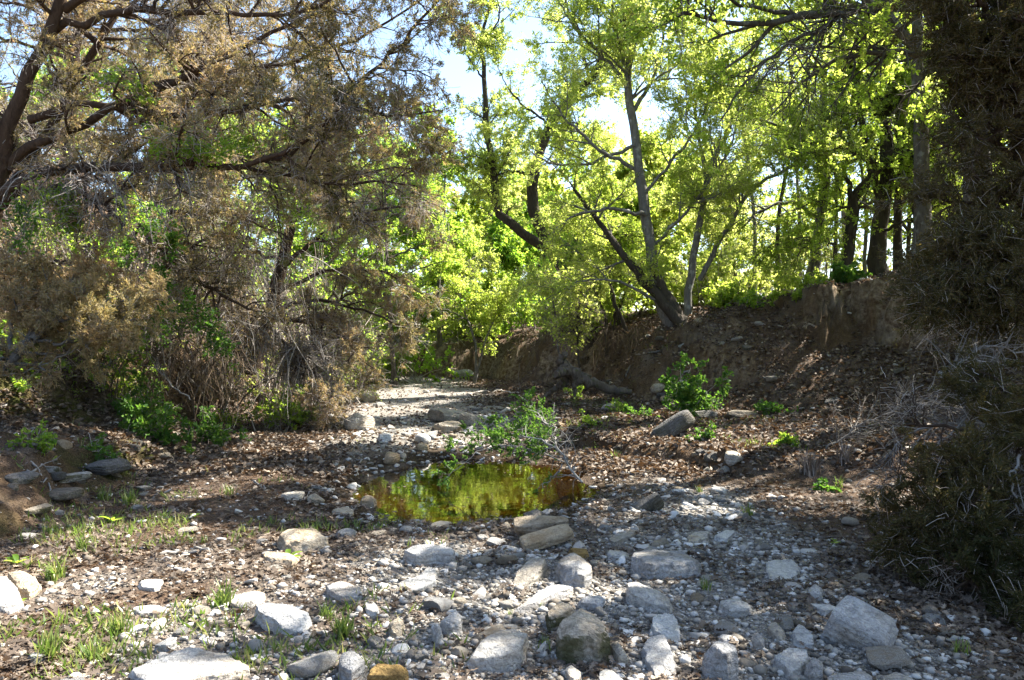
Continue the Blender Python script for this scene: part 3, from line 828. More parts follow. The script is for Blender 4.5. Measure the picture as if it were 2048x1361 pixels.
# loose cobbles: individuals copied from a few shapes
def cobbles():
    rng = np.random.default_rng(5)
    protos = []
    for k in range(14):
        v, f = ICO[3]
        p = np.sign(v) * np.abs(v) ** rng.uniform(.55, .95)
        p /= np.abs(p).max()
        for _ in range(6):
            n = unit(rng.normal(size=3)); e = p @ n; s = e - e.max() * rng.uniform(.55, .88)
            p = p - np.where(s > 0, s, 0)[:, None] * n
        p += unit(p) * (fbm(p * 1.6 + k * 9, k, 3) * .09)[:, None]
        p *= np.array([1, rng.uniform(.55, .95), rng.uniform(.28, .6)])
        m = Mesh(); m.add(p, f3=f)
        protos.append((m, ROCK[['pale', 'white', 'pale', 'grey', 'beige', 'white', 'pale'][k % 7]]))
    metas = [
        (lambda x, y: y < 5.2, "small pale cobble loose on the near gravel among bigger slabs", "loose cobbles on the near gravel"),
        (lambda x, y: y < 7.7, "small cobble among dark leaves between the slabs and the pool", "loose cobbles in front of the pool"),
        (lambda x, y: y < 13, "small cobble lying beside the pool", "loose cobbles beside the pool"),
        (lambda x, y: True, "small cobble on the far creek bed beyond the pool", "loose cobbles on the far bed"),
    ]
    first, n, tries = {}, 0, 0
    objs = []
    feet = list(FOOT)
    while n < 292 and tries < 9000:
        tries += 1
        y = 3.4 + rng.beta(1.0, 2.3) * 20
        x = rng.uniform(-.62 * y, .55 * y)
        g = gravel_amount(x, y)[0]
        if rng.random() > .15 + g: continue
        if x < -2.4 and y < 9 and rng.random() < .75: continue
        pp = math.hypot((x - POND[0]) / POND[2], (y - POND[1]) / POND[3])
        if pp < 1.06: continue
        r = float(np.clip(rng.lognormal(-3.02, .42), .026, .12)) * (1 if y < 9 else 1.0 + (y - 9) * .09)
        if any((x - a) ** 2 + (y - b) ** 2 < (r * .8 + c * .95) ** 2 for a, b, c in feet): continue
        feet.append((x, y, r))
        k = int(rng.integers(0, len(protos)))
        if k not in first:
            m, mt = protos[k]
            o = m.build("cobble", mt, smooth=True); first[k] = o; o.data.set_sharp_from_angle(angle=math.radians(28))
        else:
            o = first[k].copy(); COL.objects.link(o)
        z = float(height(x, y))
        o.location = (x, y, z + r * .22)
        o.scale = (r, r, r * rng.uniform(.8, 1.2))
        o.rotation_euler = (rng.normal() * .18, rng.normal() * .18, rng.uniform(0, 6.28))
        for test, lab, grp in metas:
            if test(x, y): tag(o, lab, "stone", grp); break
        n += 1
    return feet
FEET = cobbles()

# gravel, a single sheet of small stones nobody could count
def gravel():
    rng = np.random.default_rng(8)
    m = Mesh()
    v0, f0 = ICO[1]
    n = 52000
    y = 3.2 + rng.beta(1.0, 2.5, n) * 14
    x = rng.uniform(-.68, .68, n) * y
    keep = rng.random(n) < .10 + .9 * gravel_amount(x, y)
    pp = np.sqrt(((x - POND[0]) / POND[2]) ** 2 + ((y - POND[1]) / POND[3]) ** 2)
    keep &= (pp > .99) & (rng.random(n) > .75 * sstep(1.65, 1.15, pp))
    x, y = x[keep], y[keep]; n = len(x)
    r = np.clip(rng.lognormal(-4.55, .5, n), .004, .032) * (1 + .05 * np.clip(y - 4, 0, 9))
    z = height(x, y) + r * .25
    shapes = []
    for k in range(10):
        q = np.sign(v0) * np.abs(v0) ** rng.uniform(.6, 1.0)
        q = q * (1 + .28 * rng.normal(size=(len(v0), 1)).clip(-1, 1)) * np.array([1, rng.uniform(.6, 1), rng.uniform(.4, .75)])
        shapes.append(q)
    which = rng.integers(0, 10, n)
    a = rng.uniform(0, 2 * math.pi, n)
    S = np.array(shapes)[which] * r[:, None, None]
    ca, sa = np.cos(a)[:, None], np.sin(a)[:, None]
    V = np.stack([S[:, :, 0] * ca - S[:, :, 1] * sa, S[:, :, 0] * sa + S[:, :, 1] * ca, S[:, :, 2]], -1) + np.stack([x, y, z], -1)[:, None, :]
    k = len(v0)
    Fc = (f0[None] + (np.arange(n) * k)[:, None, None]).reshape(-1, 3)
    m.add(V.reshape(-1, 3), f3=Fc, tint=np.repeat(rng.random(n), k))
    mat = tint_mat("gravel_stones", [(.08, .065, .05), (.22, .195, .16), (.35, .32, .28), (.56, .53, .48)], .9, .3)
    o = m.build("gravel", mat, smooth=True)
    tag(o, "loose limestone gravel strewn over the creek bed", "gravel", kind="stuff")
gravel()

def rubble():
    rng = np.random.default_rng(18)
    v0, f0 = ICO[2]
    shapes = []
    for k in range(16):
        q = np.sign(v0) * np.abs(v0) ** rng.uniform(.4, .8)
        for _ in range(6):
            d = unit(rng.normal(size=3)); e = q @ d - rng.uniform(.45, .85)
            q = q - np.where(e > 0, e, 0)[:, None] * d
        shapes.append(q * np.array([1, rng.uniform(.55, .95), rng.uniform(.25, .6)]))
    n = 9000
    y = 3.3 + rng.beta(1.0, 2.4, n) * 22
    x = rng.uniform(-.68, .66, n) * y
    g = gravel_amount(x, y)
    cl = sstep(-.35, .3, fbm(xy2(x, y) * 1.2, 66, 2))
    pp = np.sqrt(((x - POND[0]) / POND[2]) ** 2 + ((y - POND[1]) / POND[3]) ** 2)
    keep = (rng.random(n) < .035 + .8 * g * cl + .25 * (pp < 1.25)) & (pp > .9)
    x, y = x[keep], y[keep]; n = len(x)
    r = np.clip(rng.lognormal(-3.55, .38, n), .014, .07) * (1 + .07 * np.clip(y - 5, 0, 18))
    ok = np.ones(n, bool)
    for a, b, c in FEET: ok &= (x - a) ** 2 + (y - b) ** 2 > (c * .8 + r * .4) ** 2
    x, y, r = x[ok], y[ok], r[ok]; n = len(x)
    S = np.array(shapes)[rng.integers(0, 16, n)] * r[:, None, None]
    a = rng.uniform(0, 6.283, n); ca, sa = np.cos(a)[:, None], np.sin(a)[:, None]
    tx, ty = rng.normal(size=(2, n, 1)) * .22
    X = S[:, :, 0] * ca - S[:, :, 1] * sa; Y = S[:, :, 0] * sa + S[:, :, 1] * ca
    V = np.stack([X + x[:, None], Y + y[:, None], S[:, :, 2] + X * tx + Y * ty + (height(x, y) + r * .10)[:, None]], -1)
    k = len(v0)
    m = Mesh(); m.add(V.reshape(-1, 3), f3=(f0[None] + (np.arange(n) * k)[:, None, None]).reshape(-1, 3), tint=np.repeat(rng.random(n), k))
    mat = tint_mat("rubble_stones", [(.14, .12, .095), (.36, .33, .29), (.50, .475, .435), (.68, .655, .61)], .9, .6)
    tag(m.build("rubble", mat), "broken pale limestone rubble strewn between the slabs", "rubble", kind="stuff")
rubble()

# ------------------------------------------------------------------ dead leaves
def litter():
    rng = np.random.default_rng(21)
    # near leaves: lobed oak leaves
    n = 92000
    y = 3.0 + rng.beta(1.0, 2.1, n) * 10
    x = rng.uniform(-.72, .78, n) * y
    p = xy2(x, y)
    g = gravel_amount(x, y)
    patch = sstep(-.12, .28, fbm(p * 1.5, 61, 3))
    pp = np.sqrt(((x - POND[0]) / POND[2]) ** 2 + ((y - POND[1]) / POND[3]) ** 2)
    dens = np.clip((1 - g) * (.35 + .75 * patch) + .55 * patch * np.where(x > .3, 1, .7) + .8 * sstep(1.7, 1.2, pp), 0, 1) * np.where(x < -1.2, .75, 1)
    keep = (rng.random(n) < dens) & (pp > .93)
    x, y = x[keep], y[keep]; n = len(x)
    feet = np.array([f for f in FOOT if f[1] < 13])
    inside = np.zeros(n, bool)
    for a, b, c in feet: inside |= (x - a) ** 2 + (y - b) ** 2 < (c * .85) ** 2
    inside &= rng.random(n) < .97
    x, y = x[~inside], y[~inside]; n = len(x)
    e = .08
    sl = np.hypot(height(x + e, y) - height(x - e, y), height(x, y + e) - height(x, y - e)) / (2 * e)
    pq = np.sqrt(((x - POND[0]) / POND[2]) ** 2 + ((y - POND[1]) / POND[3]) ** 2)
    q = rng.random(n) > np.where(x < -2, sstep(1.0, 2.4, sl) * .75, sstep(.6, 1.2, sl) * .95) * (pq > 1.5)
    x, y = x[q], y[q]; n = len(x)
    z = height(x, y) + .006 + rng.random(n) ** 2 * .03
    out = np.array([(0, .04), (.18, .10), (.26, .36), (.36, .14), (.48, .17), (.56, .46), (.66, .20), (.76, .18), (.84, .34), (.92, .12), (1, 0.02)])
    K = len(out)
    l = rng.uniform(.018, .072, n); w = l * rng.uniform(.55, .95, n)
    a = rng.uniform(0, 2 * math.pi, n)
    d = np.stack([np.cos(a), np.sin(a), rng.normal(size=n) * .30], -1); d = unit(d)
    nr = unit(rng.normal(size=(n, 3)) * .40 + np.array([0, 0, 1.]))
    s = unit(np.cross(nr, d)); nr = np.cross(d, s)
    curl = rng.uniform(-.1, .55, n); bend = rng.uniform(-.3, .5, n)
    base = np.stack([x, y, z], -1)
    V = np.zeros((n, 3, K, 3))
    for i, (u, h) in enumerate(out):
        c = base + d * (l * (u - .5))[:, None] + nr * (l * bend * (u - .5) ** 2)[:, None]
        V[:, 1, i] = c
        for side, sg in ((0, -1), (2, 1)):
            V[:, side, i] = c + s * (sg * w * h)[:, None] + nr * (w * h * curl)[:, None]
    idx = np.arange(n)[:, None] * 3 * K
    f = []
    for i in range(K - 1):
        for r_ in (0, 1):
            f.append(idx + np.array([[r_ * K + i, r_ * K + i + 1, (r_ + 1) * K + i + 1, (r_ + 1) * K + i]]))
    m = Mesh()
    m.add(V.reshape(-1, 3), f4=np.concatenate(f), tint=np.repeat(np.clip(rng.normal(.45, .22, n), 0, 1), 3 * K))
    # leaves afloat on the pool
    fl = 150
    a_ = rng.uniform(0, 6.283, fl); rr_ = .95 * rng.random(fl) ** .3
    fp = np.stack([POND[0] + np.cos(a_) * rr_ * POND[2], POND[1] + np.sin(a_) * rr_ * POND[3], np.full(fl, WATER_Z + .004)], -1)
    b_ = rng.uniform(0, 6.283, fl)
    leaves(m, rng, fp, np.stack([np.cos(b_), np.sin(b_), np.zeros(fl)], -1), rng.uniform(.02, .05, fl), .6, rng.uniform(.2, .9, fl), 9.0, .03, True)
    # farther leaves on banks and terraces: simple folded blades
    n = 130000
    y = 9 + rng.beta(1.1, 1.9, n) * 26
    x = rng.uniform(-.72, .72, n) * y
    g = gravel_amount(x, y)
    pp = np.sqrt(((x - POND[0]) / POND[2]) ** 2 + ((y - POND[1]) / POND[3]) ** 2)
    keep = (rng.random(n) > g * .9) & (pp > 1.0)
    e = .1
    sl = np.hypot(height(x + e, y) - height(x - e, y), height(x, y + e) - height(x, y - e)) / (2 * e)
    keep &= rng.random(n) > sstep(1.1, 2.2, sl) * .85
    x, y = x[keep], y[keep]; n = len(x)
    pos = np.stack([x, y, height(x, y) + .012 + rng.random(n) * .03], -1)
    a = rng.uniform(0, 2 * math.pi, n)
    d = unit(np.stack([np.cos(a), np.sin(a), rng.normal(size=n) * .35], -1))
    leaves(m, rng, pos, d, rng.uniform(.05, .09, n), rng.uniform(.5, .75, n), np.clip(rng.normal(.5, .25, n), 0, 1), 1.2, .15, True)
    o = m.build("leaf_litter", LITTER)
    tag(o, "brown dead oak leaves covering banks and gaps between the stones", "dead leaves", kind="stuff")
litter()

# ------------------------------------------------------------------ where sun reaches the ground through the crowns
SUNLIT = [  # x, y, half width, half depth of the sunny places on the ground
    (-2.2, 4.9, 1.75, .85), (-2.6, 6.3, 1.1, .5), (-.75, 4.55, .35, .35), (-2.2, 16.8, 1.9, 4.0), (2.0, 16.6, .7, .8), (-3.0, 23, 1.0, 1.6), (-3.4, 11.7, .9, .9), (-.1, 8.0, .9, .4), (1.75, 7.3, .35, .4),
    (-.35, 6.2, .35, .35), (.95, 6.25, .25, .25), (-3.3, 8.3, .5, .5), (-4.6, 13.5, 1.0, 1.5), (-5.6, 11.6, .8, .6),
]
def shade_keep(rng, pos, strict=.992):
    """False for most leaves whose shadow would fall in one of the sunny places"""
    k = pos[:, 2] / SUN[2]
    gx, gy = pos[:, 0] - SUN[0] * k, pos[:, 1] - SUN[1] * k
    w = xy2(gx, gy)
    wob = .45 * fbm(w * 1.3, 201, 3)
    inside = np.zeros(len(pos), bool)
    for a, b, c, d in SUNLIT:
        inside |= ((gx - a) / c) ** 2 + ((gy - b) / d) ** 2 < 1 + wob * 1.6
    return ~(inside & (rng.random(len(pos)) < strict))

def PX(pts, d0, d1=None):
    """a polyline of the photograph set at depths running from d0 to d1"""
    d1 = d0 if d1 is None else d1
    n = len(pts)
    return [W(p[0], p[1], d0 + (d1 - d0) * i / max(1, n - 1)) for i, p in enumerate(pts)]

def tree(name, label, cat, stems, limbs, bark, leafmat, seed, group=None, b1=(60, .6, 1.6), b2=(300, .3, .8), tw=(1500, .15, .4),
         nleaf=12000, size=(.05, .08), width=(.5, .7), up=(.1, .1, 0.0), bend=(0, 0, 0), ang=((35, 75), (30, 75), (25, 70)), t1=(.2, 1), needles=False,
         keep=None, rmax=(.035, .012, .004), twigmat=None, nrm_up=.6, six=False, spray=(.9, .25), tint=(.5, .25), from_limbs=1.0, s=10, bare=0, patch=0, roots=0, wig=(.16, .2, .22)):
    """stems and limbs drawn one by one; side branches, twigs and leaves grown from them"""
    rng = np.random.default_rng(seed)
    root = empty(name, tuple(stems[0][0][0]), label, cat, group)
    par_P, par_R, wts = [], [], []
    for j in range(roots):
        a = rng.uniform(0, 6.283) if j else 4.2
        q = np.array(stems[0][0][0], float) + np.array([0, 0, .12]); pts = [q]
        step = rng.uniform(.16, .3)
        for i in range(6):
            a += rng.normal() * .35
            q = q + np.array([math.cos(a), math.sin(a), 0]) * step
            q[2] = min(pts[-1][2] - .02, float(height(q[0], q[1])) + .05)
            pts.append(q.copy())
        P, R = limb(pts, stems[0][1] * rng.uniform(.25, .5), .012, 18, .3, rng)
        m = Mesh(); tubes(m, P, R, 7, rough=.12, seed=seed + j)
        m.build("root", stems[0][3] if len(stems[0]) > 3 else bark, root, True)
    for k, st in enumerate(stems):
        pts, r0, r1 = st[:3]
        P, R = limb(pts, r0, r1, 22, .10, rng)
        R = R * (1 + .5 * np.exp(-np.linspace(0, 22, 22) * .9)) if k == 0 else R
        m = Mesh(); tubes(m, P, R, s, rough=.10, seed=seed)
        m.build("trunk" if k == 0 else "stem", st[3] if len(st) > 3 else bark, root, True)
        h = slice(8, 22)
        q, _ = limb(P[h], 1, 1, 18, 0); par_P.append(q); par_R.append(np.interp(np.linspace(0, 1, 18), np.linspace(0, 1, 14), R[h])); wts.append(np.linalg.norm(np.diff(q, axis=0), axis=1).sum() * .8)
    for pts, r0, r1 in limbs:
        P, R = limb(pts, r0, r1, 18, .30, rng)
        m = Mesh(); tubes(m, P, R, 7, rough=.10, seed=seed)
        m.build("limb", bark, root, True)
        par_P.append(P); par_R.append(R); wts.append(np.linalg.norm(np.diff(P, axis=0), axis=1).sum() * from_limbs)
    PP, RR = np.array(par_P), np.array(par_R)
    A, AR = grow(rng, PP, RR, b1[0], t1, b1[1:], ang[0], 7, wig[0], up[0], bend[0], rmax[0], wts=wts)
    B, BR = grow(rng, A, AR, b2[0], (.15, 1), b2[1:], ang[1], 6, wig[1], up[1], bend[1], rmax[1])
    src = np.concatenate([A[:, [0, 1, 2, 3, 5, 6]], B, B])
    srr = np.concatenate([AR[:, [0, 1, 2, 3, 5, 6]], BR, BR])
    T, TR = grow(rng, src, srr, tw[0], (.15, 1), tw[1:], ang[2], 4, wig[2], up[2], bend[2], rmax[2])
    mb = Mesh()
    tubes(mb, A, np.maximum(AR, .0035), 5, rng.random(len(A)) * .5)
    tubes(mb, B, np.maximum(BR, .0022), 4, rng.random(len(B)) * .7)
    mb.build("branch", bark, root, True)["kind"] = "stuff"
    mt = Mesh()
    kk = keep(rng, T[:, 2]) if keep else np.ones(len(T), bool)
    tubes(mt, T[kk], np.maximum(TR[kk], .0014), 3, rng.random(kk.sum()))
    if bare:
        X, XR = grow(rng, src, srr, bare, (.1, 1), (tw[1] * 1.2, tw[2] * 1.6), (20, 80), 4, .3, 0, -.03, rmax[2])
        tubes(mt, X, np.maximum(XR, .0022), 3, .5 + .5 * rng.random(len(X)))
    mt.build("twig", twigmat or TWIG, root, False)["kind"] = "stuff"
    if patch:
        w = fbm(T[:, 3] * .9 + seed, seed, 2) > patch
        if w.sum() > 50: T = T[w]
    pos, tan, idx = along(rng, T, nleaf, (.1, 1))
    clump = np.clip(.5 + .5 * fbm(pos * 1.1 + seed, seed + 5, 2), 0, 1)
    d = unit(tan * spray[0] + rng.normal(size=pos.shape) * (spray[1] if needles else .75) + np.array([0, 0, -.1 if not needles else .0]))
    l = rng.uniform(size[0], size[1], nleaf)
    w = rng.uniform(width[0], width[1], nleaf)
    pos = pos + rng.normal(size=pos.shape) * (.012 if needles else .02)
    tn = np.clip(rng.normal(tint[0], tint[1], nleaf) + (clump - .5) * .9, 0, 1)
    if keep:
        q = keep(rng, pos)
        pos, d, l, w, tn = pos[q], d[q], l[q], w[q], tn[q]
    mc = Mesh(); leaves(mc, rng, pos, d, l, w, tn, nrm_up, .05 if needles else .13, six)
    mc.build("crown", leafmat, root)
    return root

J = dict(needles=True, nrm_up=0.0, size=(.022, .05), width=(.18, .34), spray=(1.0, .42), wig=(.2, .24, .26))

# --- left: big junipers on and under the left bank
tree("juniper_tree", "large brown green juniper leaning in from the left edge with long level limbs", "juniper",
     [(PX([(-170, 880), (-90, 640), (-35, 460), (0, 330), (45, 180), (120, 20), (165, -180)], 10.2, 9.2), .15, .05),
      (PX([(-40, 560), (0, 400), (75, 300), (190, 95), (235, 30), (300, -120)], 9.9, 10.2), .075, .03)],
     [(PX([(-5, 395), (60, 350), (120, 328), (230, 335), (380, 328), (470, 336), (545, 322), (620, 275), (690, 205)], 9.7, 8.4), .075, .016),
      (PX([(5, 350), (100, 270), (200, 235), (300, 190), (420, 125), (560, 60), (680, 10)], 9.8, 9.0), .065, .015),
      (PX([(-10, 420), (40, 385), (110, 370), (160, 388), (215, 418), (250, 450)], 9.7, 9.2), .055, .02),
      (PX([(110, 60), (250, 20), (400, 25), (520, 34), (620, 18), (720, -30)], 9.5, 8.2), .05, .012),
      (PX([(60, 240), (200, 210), (340, 235), (490, 222), (560, 195), (700, 212), (790, 240), (880, 218)], 9.6, 8.8), .05, .008),
      (PX([(230, 180), (420, 150), (600, 120), (760, 60), (850, -10)], 9.8, 9.0), .04, .010),
      (PX([(545, 322), (640, 262), (700, 190), (770, 110), (840, 45), (895, -30)], 8.8, 9.0), .035, .012),
      (PX([(430, 330), (560, 350), (690, 372), (780, 360), (880, 390)], 9.0, 9.4), .028, .008),
      (PX([(130, 20), (300, -80), (480, -120), (640, -100), (800, -140)], 9.4, 8.4), .05, .012)],
     BARK['cedar'], JUN, 31, b1=(190, .5, 1.5), b2=(1300, .25, .65), tw=(8500, .10, .26), nleaf=180000, bend=(-.02, -.04, -.03), up=(.05, 0, 0), bare=10000, patch=-.3, **J)
tree("juniper_tree", "brown juniper with two dark leaning stems on top of the left bank", "juniper",
     [(PX([(160, 660), (185, 540), (215, 450), (250, 400), (320, 300), (380, 180), (430, 60)], 12.6, 13.0), .13, .05),
      (PX([(165, 620), (120, 500), (90, 380), (60, 240)], 12.8, 13.6), .09, .04)],
     [(PX([(255, 400), (285, 460), (350, 530), (440, 590), (500, 620)], 12.2, 11.6), .055, .02),
      (PX([(300, 575), (350, 520), (410, 478), (480, 440)], 11.8, 11.6), .03, .012),
      (PX([(215, 450), (340, 420), (470, 430), (590, 480)], 12.4, 11.8), .04, .012),
      (PX([(300, 310), (430, 300), (560, 330), (680, 390)], 12.8, 12.4), .04, .012),
      (PX([(380, 190), (500, 190), (620, 240), (700, 300)], 13, 12.6), .04, .012),
      (PX([(190, 530), (80, 520), (-20, 560), (-120, 600)], 12.6, 12.0), .04, .012)],
     BARK['cedar'], JUN, 37, b1=(150, .5, 1.6), b2=(900, .25, .7), tw=(5200, .12, .3), nleaf=105000, bend=(-.04, -.06, -.04), bare=8000, patch=-.2, **J)
tree("juniper_tree", "drooping golden brown juniper sweeping down to the creek bed left of centre", "juniper",
     [(PX([(500, 745), (540, 620), (570, 500), (600, 380), (660, 260), (700, 180)], 15.2, 15.0), .15, .04)],
     [(PX([(560, 540), (640, 470), (740, 420), (830, 410), (875, 440)], 15.0, 14.4), .05, .010),
      (PX([(550, 590), (650, 540), (760, 540), (850, 590)], 15.0, 14.2), .05, .010),
      (PX([(545, 620), (640, 600), (740, 625), (830, 665)], 15.0, 14.0), .045, .010),
      (PX([(540, 640), (600, 640), (690, 690), (760, 745)], 15.0, 13.6), .045, .010),
      (PX([(535, 650), (560, 680), (620, 740), (680, 800)], 15.0, 13.2), .04, .010),
      (PX([(580, 450), (680, 370), (790, 330), (860, 350)], 15.0, 14.6), .045, .010),
      (PX([(620, 340), (720, 270), (800, 260)], 15.0, 15.0), .035, .010),
      (PX([(560, 520), (480, 500), (400, 540), (330, 600)], 15.0, 14.0), .035, .010),
      (PX([(545, 620), (500, 640), (470, 700), (450, 760)], 14.8, 13.4), .03, .010)],
     BARK['cedar'], JUN, 41, b1=(170, .5, 1.3), b2=(1100, .25, .6), tw=(7000, .10, .26), nleaf=150000, bend=(-.07, -.06, -.03), bare=8000, patch=-.3, tint=(.6, .25), **J)
tree("juniper_tree", "low golden juniper bough with a pale bare trunk at the left edge", "juniper",
     [(PX([(-90, 800), (-20, 752), (30, 712), (75, 670)], 9.0, 9.2), .085, .05)],
     [(PX([(60, 680), (130, 640), (220, 600), (330, 600)], 9.2, 9.2), .03, .008),
      (PX([(50, 690), (90, 620), (140, 560), (180, 540)], 9.2, 9.6), .03, .008),
      (PX([(20, 700), (20, 640), (50, 590), (40, 540)], 9.2, 9.4), .03, .008),
      (PX([(70, 680), (120, 690), (200, 650), (270, 640)], 9.2, 8.8), .02, .006)],
     BARK['grey'], JUN, 43, b1=(70, .3, .8), b2=(330, .15, .45), tw=(2200, .10, .22), nleaf=85000, bend=(-.03, -.03, -.02), tint=(.72, .16), t1=(.3, 1), **J)
tree("juniper_tree", "tall dark juniper behind the left bank filling the upper left corner", "juniper",
     [(PX([(120, 560), (130, 380), (140, 200), (160, 20), (170, -200)], 16.5, 16.5), .16, .06)],
     [(PX([(130, 380), (260, 330), (420, 350)], 16.5, 15.5), .05, .012), (PX([(135, 300), (20, 260), (-120, 280)], 16.5, 16), .05, .012), (PX([(140, 220), (60, 170), (-40, 170)], 16.5, 15.5), .05, .012), (PX([(150, 90), (60, 10), (-60, 0)], 16.5, 15.5), .05, .012),
      (PX([(140, 200), (300, 140), (460, 150)], 16.5, 16), .05, .012), (PX([(145, 120), (20, 80), (-120, 60)], 16.5, 16), .05, .012),
      (PX([(155, 40), (320, -30), (500, -40)], 16.5, 16), .05, .012), (PX([(130, 430), (20, 430), (-80, 480)], 16.5, 15), .05, .012),
      (PX([(150, 60), (360, 60), (600, 100), (700, 150)], 16.5, 16), .05, .012)],
     BARK['cedar'], JUN, 47, b1=(130, .8, 2.2), b2=(800, .4, 1.0), tw=(5200, .2, .5), nleaf=140000, bare=5000, **{**J, 'size': (.04, .08)})

# --- right: juniper standing close to the camera, in the shade
tree("juniper_tree", "dark shaded juniper standing close at the right edge", "juniper",
     [(PX([(2180, 1000), (2120, 700), (2075, 450), (2040, 200), (2010, -50), (1990, -300)], 7.6, 7.4), .17, .07)],
     [(PX([(2110, 640), (2020, 570), (1930, 560), (1850, 590)], 7.6, 7.2), .05, .008), (PX([(2085, 500), (2000, 420), (1930, 400), (1870, 430)], 7.6, 7.4), .05, .008),
      (PX([(2060, 350), (1990, 290), (1920, 270), (1880, 300)], 7.5, 7.4), .05, .008), (PX([(2040, 220), (1980, 140), (1930, 110), (1880, 120)], 7.5, 7.4), .05, .008),
      (PX([(2020, 80), (1960, 0), (1910, -40)], 7.5, 7.2), .05, .008), 
      (PX([(2070, 400), (2000, 380), (1960, 480), (1930, 560)], 7.5, 7.0), .04, .008), (PX([(2050, 280), (2010, 200), (1990, 100), (1960, 60)], 7.5, 7.6), .05, .008),
      (PX([(2090, 540), (2060, 500), (2010, 520), (1960, 620)], 7.6, 7.0), .04, .008), (PX([(2010, -40), (1930, -120), (1860, -150)], 7.4, 7.4), .05, .01)],
     BARK['cedar'], JUN_SHADE, 53, b1=(230, .3, 1.0), b2=(1500, .2, .6), tw=(11000, .08, .24), nleaf=300000, bend=(-.05, -.07, -.05), bare=900, patch=-.02, tint=(.6, .28), **{**J, 'size': (.014, .032), 'width': (.3, .5)})
tree("juniper_bush", "dark low juniper brush with dead grey twigs at the lower right", "juniper",
     [(PX([(2230, 1120), (2170, 1000), (2110, 900), (2060, 820)], 5.4, 5.8), .05, .02)],
     [(PX([(2150, 980), (2030, 900), (1900, 850), (1800, 850)], 5.5, 5.9), .03, .006), (PX([(2160, 1000), (2040, 960), (1900, 940), (1780, 980)], 5.4, 5.4), .03, .006),
      (PX([(2180, 1030), (2060, 1020), (1930, 1040), (1840, 1090)], 5.4, 5.0), .03, .006), (PX([(2190, 1060), (2080, 1080), (1980, 1120), (1900, 1190)], 5.3, 4.7), .03, .006),
      (PX([(2200, 1080), (2110, 1130), (2040, 1190), (1990, 1260)], 5.3, 4.5), .03, .006), (PX([(2110, 900), (2040, 800), (1980, 760), (1900, 770)], 5.7, 6.2), .03, .006),
      (PX([(2130, 950), (2000, 930), (1950, 1000), (1920, 1100)], 5.5, 5.0), .02, .006)],
     BARK['cedar'], JUN_SHADE, 59, b1=(150, .25, .75), b2=(800, .15, .45), tw=(4600, .08, .2), nleaf=120000, bend=(-.05, -.05, -.04), bare=900, patch=-.2,
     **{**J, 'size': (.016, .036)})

# --- centre: the grey elm on the right bank
tree("elm_tree", "grey barked elm with several stems rising from a dark base on the right bank", "elm",
     [(PX([(1362, 705), (1330, 625), (1306, 560), (1299, 480), (1280, 360), (1266, 240), (1254, 150), (1266, 80), (1300, -60), (1310, -260)], 17.0, 17.2), .145, .04),
      (PX([(1380, 690), (1374, 610), (1390, 500), (1413, 372), (1425, 320), (1462, 250), (1500, 140), (1520, -40)], 17.2, 17.6), .095, .03),
      (PX([(1390, 700), (1355, 640), (1308, 584), (1250, 515), (1205, 455), (1150, 380)], 16.6, 17.2), .15, .035, BARK['dark']),
      (PX([(1400, 712), (1375, 665), (1345, 620), (1318, 575), (1304, 530)], 16.7, 17.0), .24, .09, BARK['dark'])],
     [(PX([(1400, 560), (1440, 480), (1503, 374), (1577, 338), (1650, 280), (1730, 230)], 17.2, 16.6), .06, .015),
      (PX([(1292, 430), (1235, 418), (1150, 428), (1105, 465)], 17.0, 16.2), .05, .012),
      (PX([(1275, 340), (1200, 300), (1130, 240), (1080, 160)], 17.1, 16.6), .05, .012),
      (PX([(1262, 190), (1215, 120), (1150, 60), (1100, -30)], 17.1, 16.8), .05, .012),
      (PX([(1262, 230), (1310, 150), (1330, 60), (1310, -50)], 17.1, 17.4), .05, .012),
      (PX([(1255, 150), (1230, 60), (1220, -60)], 17.1, 17.0), .05, .012),
      (PX([(1413, 370), (1400, 280), (1390, 180), (1400, 40)], 17.4, 17.8), .05, .012),
      (PX([(1300, 500), (1380, 420), (1460, 300), (1480, 200)], 17.0, 16.4), .04, .012),
      (PX([(1285, 390), (1340, 330), (1400, 250), (1440, 130)], 17.0, 16.8), .04, .012),
      (PX([(1270, 290), (1180, 330), (1100, 330), (1040, 290)], 17.0, 17.8), .04, .012),
      (PX([(1310, 600), (1240, 560), (1160, 560), (1090, 600)], 16.8, 16.2), .035, .010)],
     BARK['grey'], ELM, 61, b1=(180, .8, 2.0), b2=(1000, .4, 1.0), tw=(7000, .2, .5), nleaf=140000, size=(.035, .062), width=(.42, .6), up=(.2, .1, 0), bend=(.02, -.02, -.06), patch=-.55, tint=(.55, .27), roots=9)
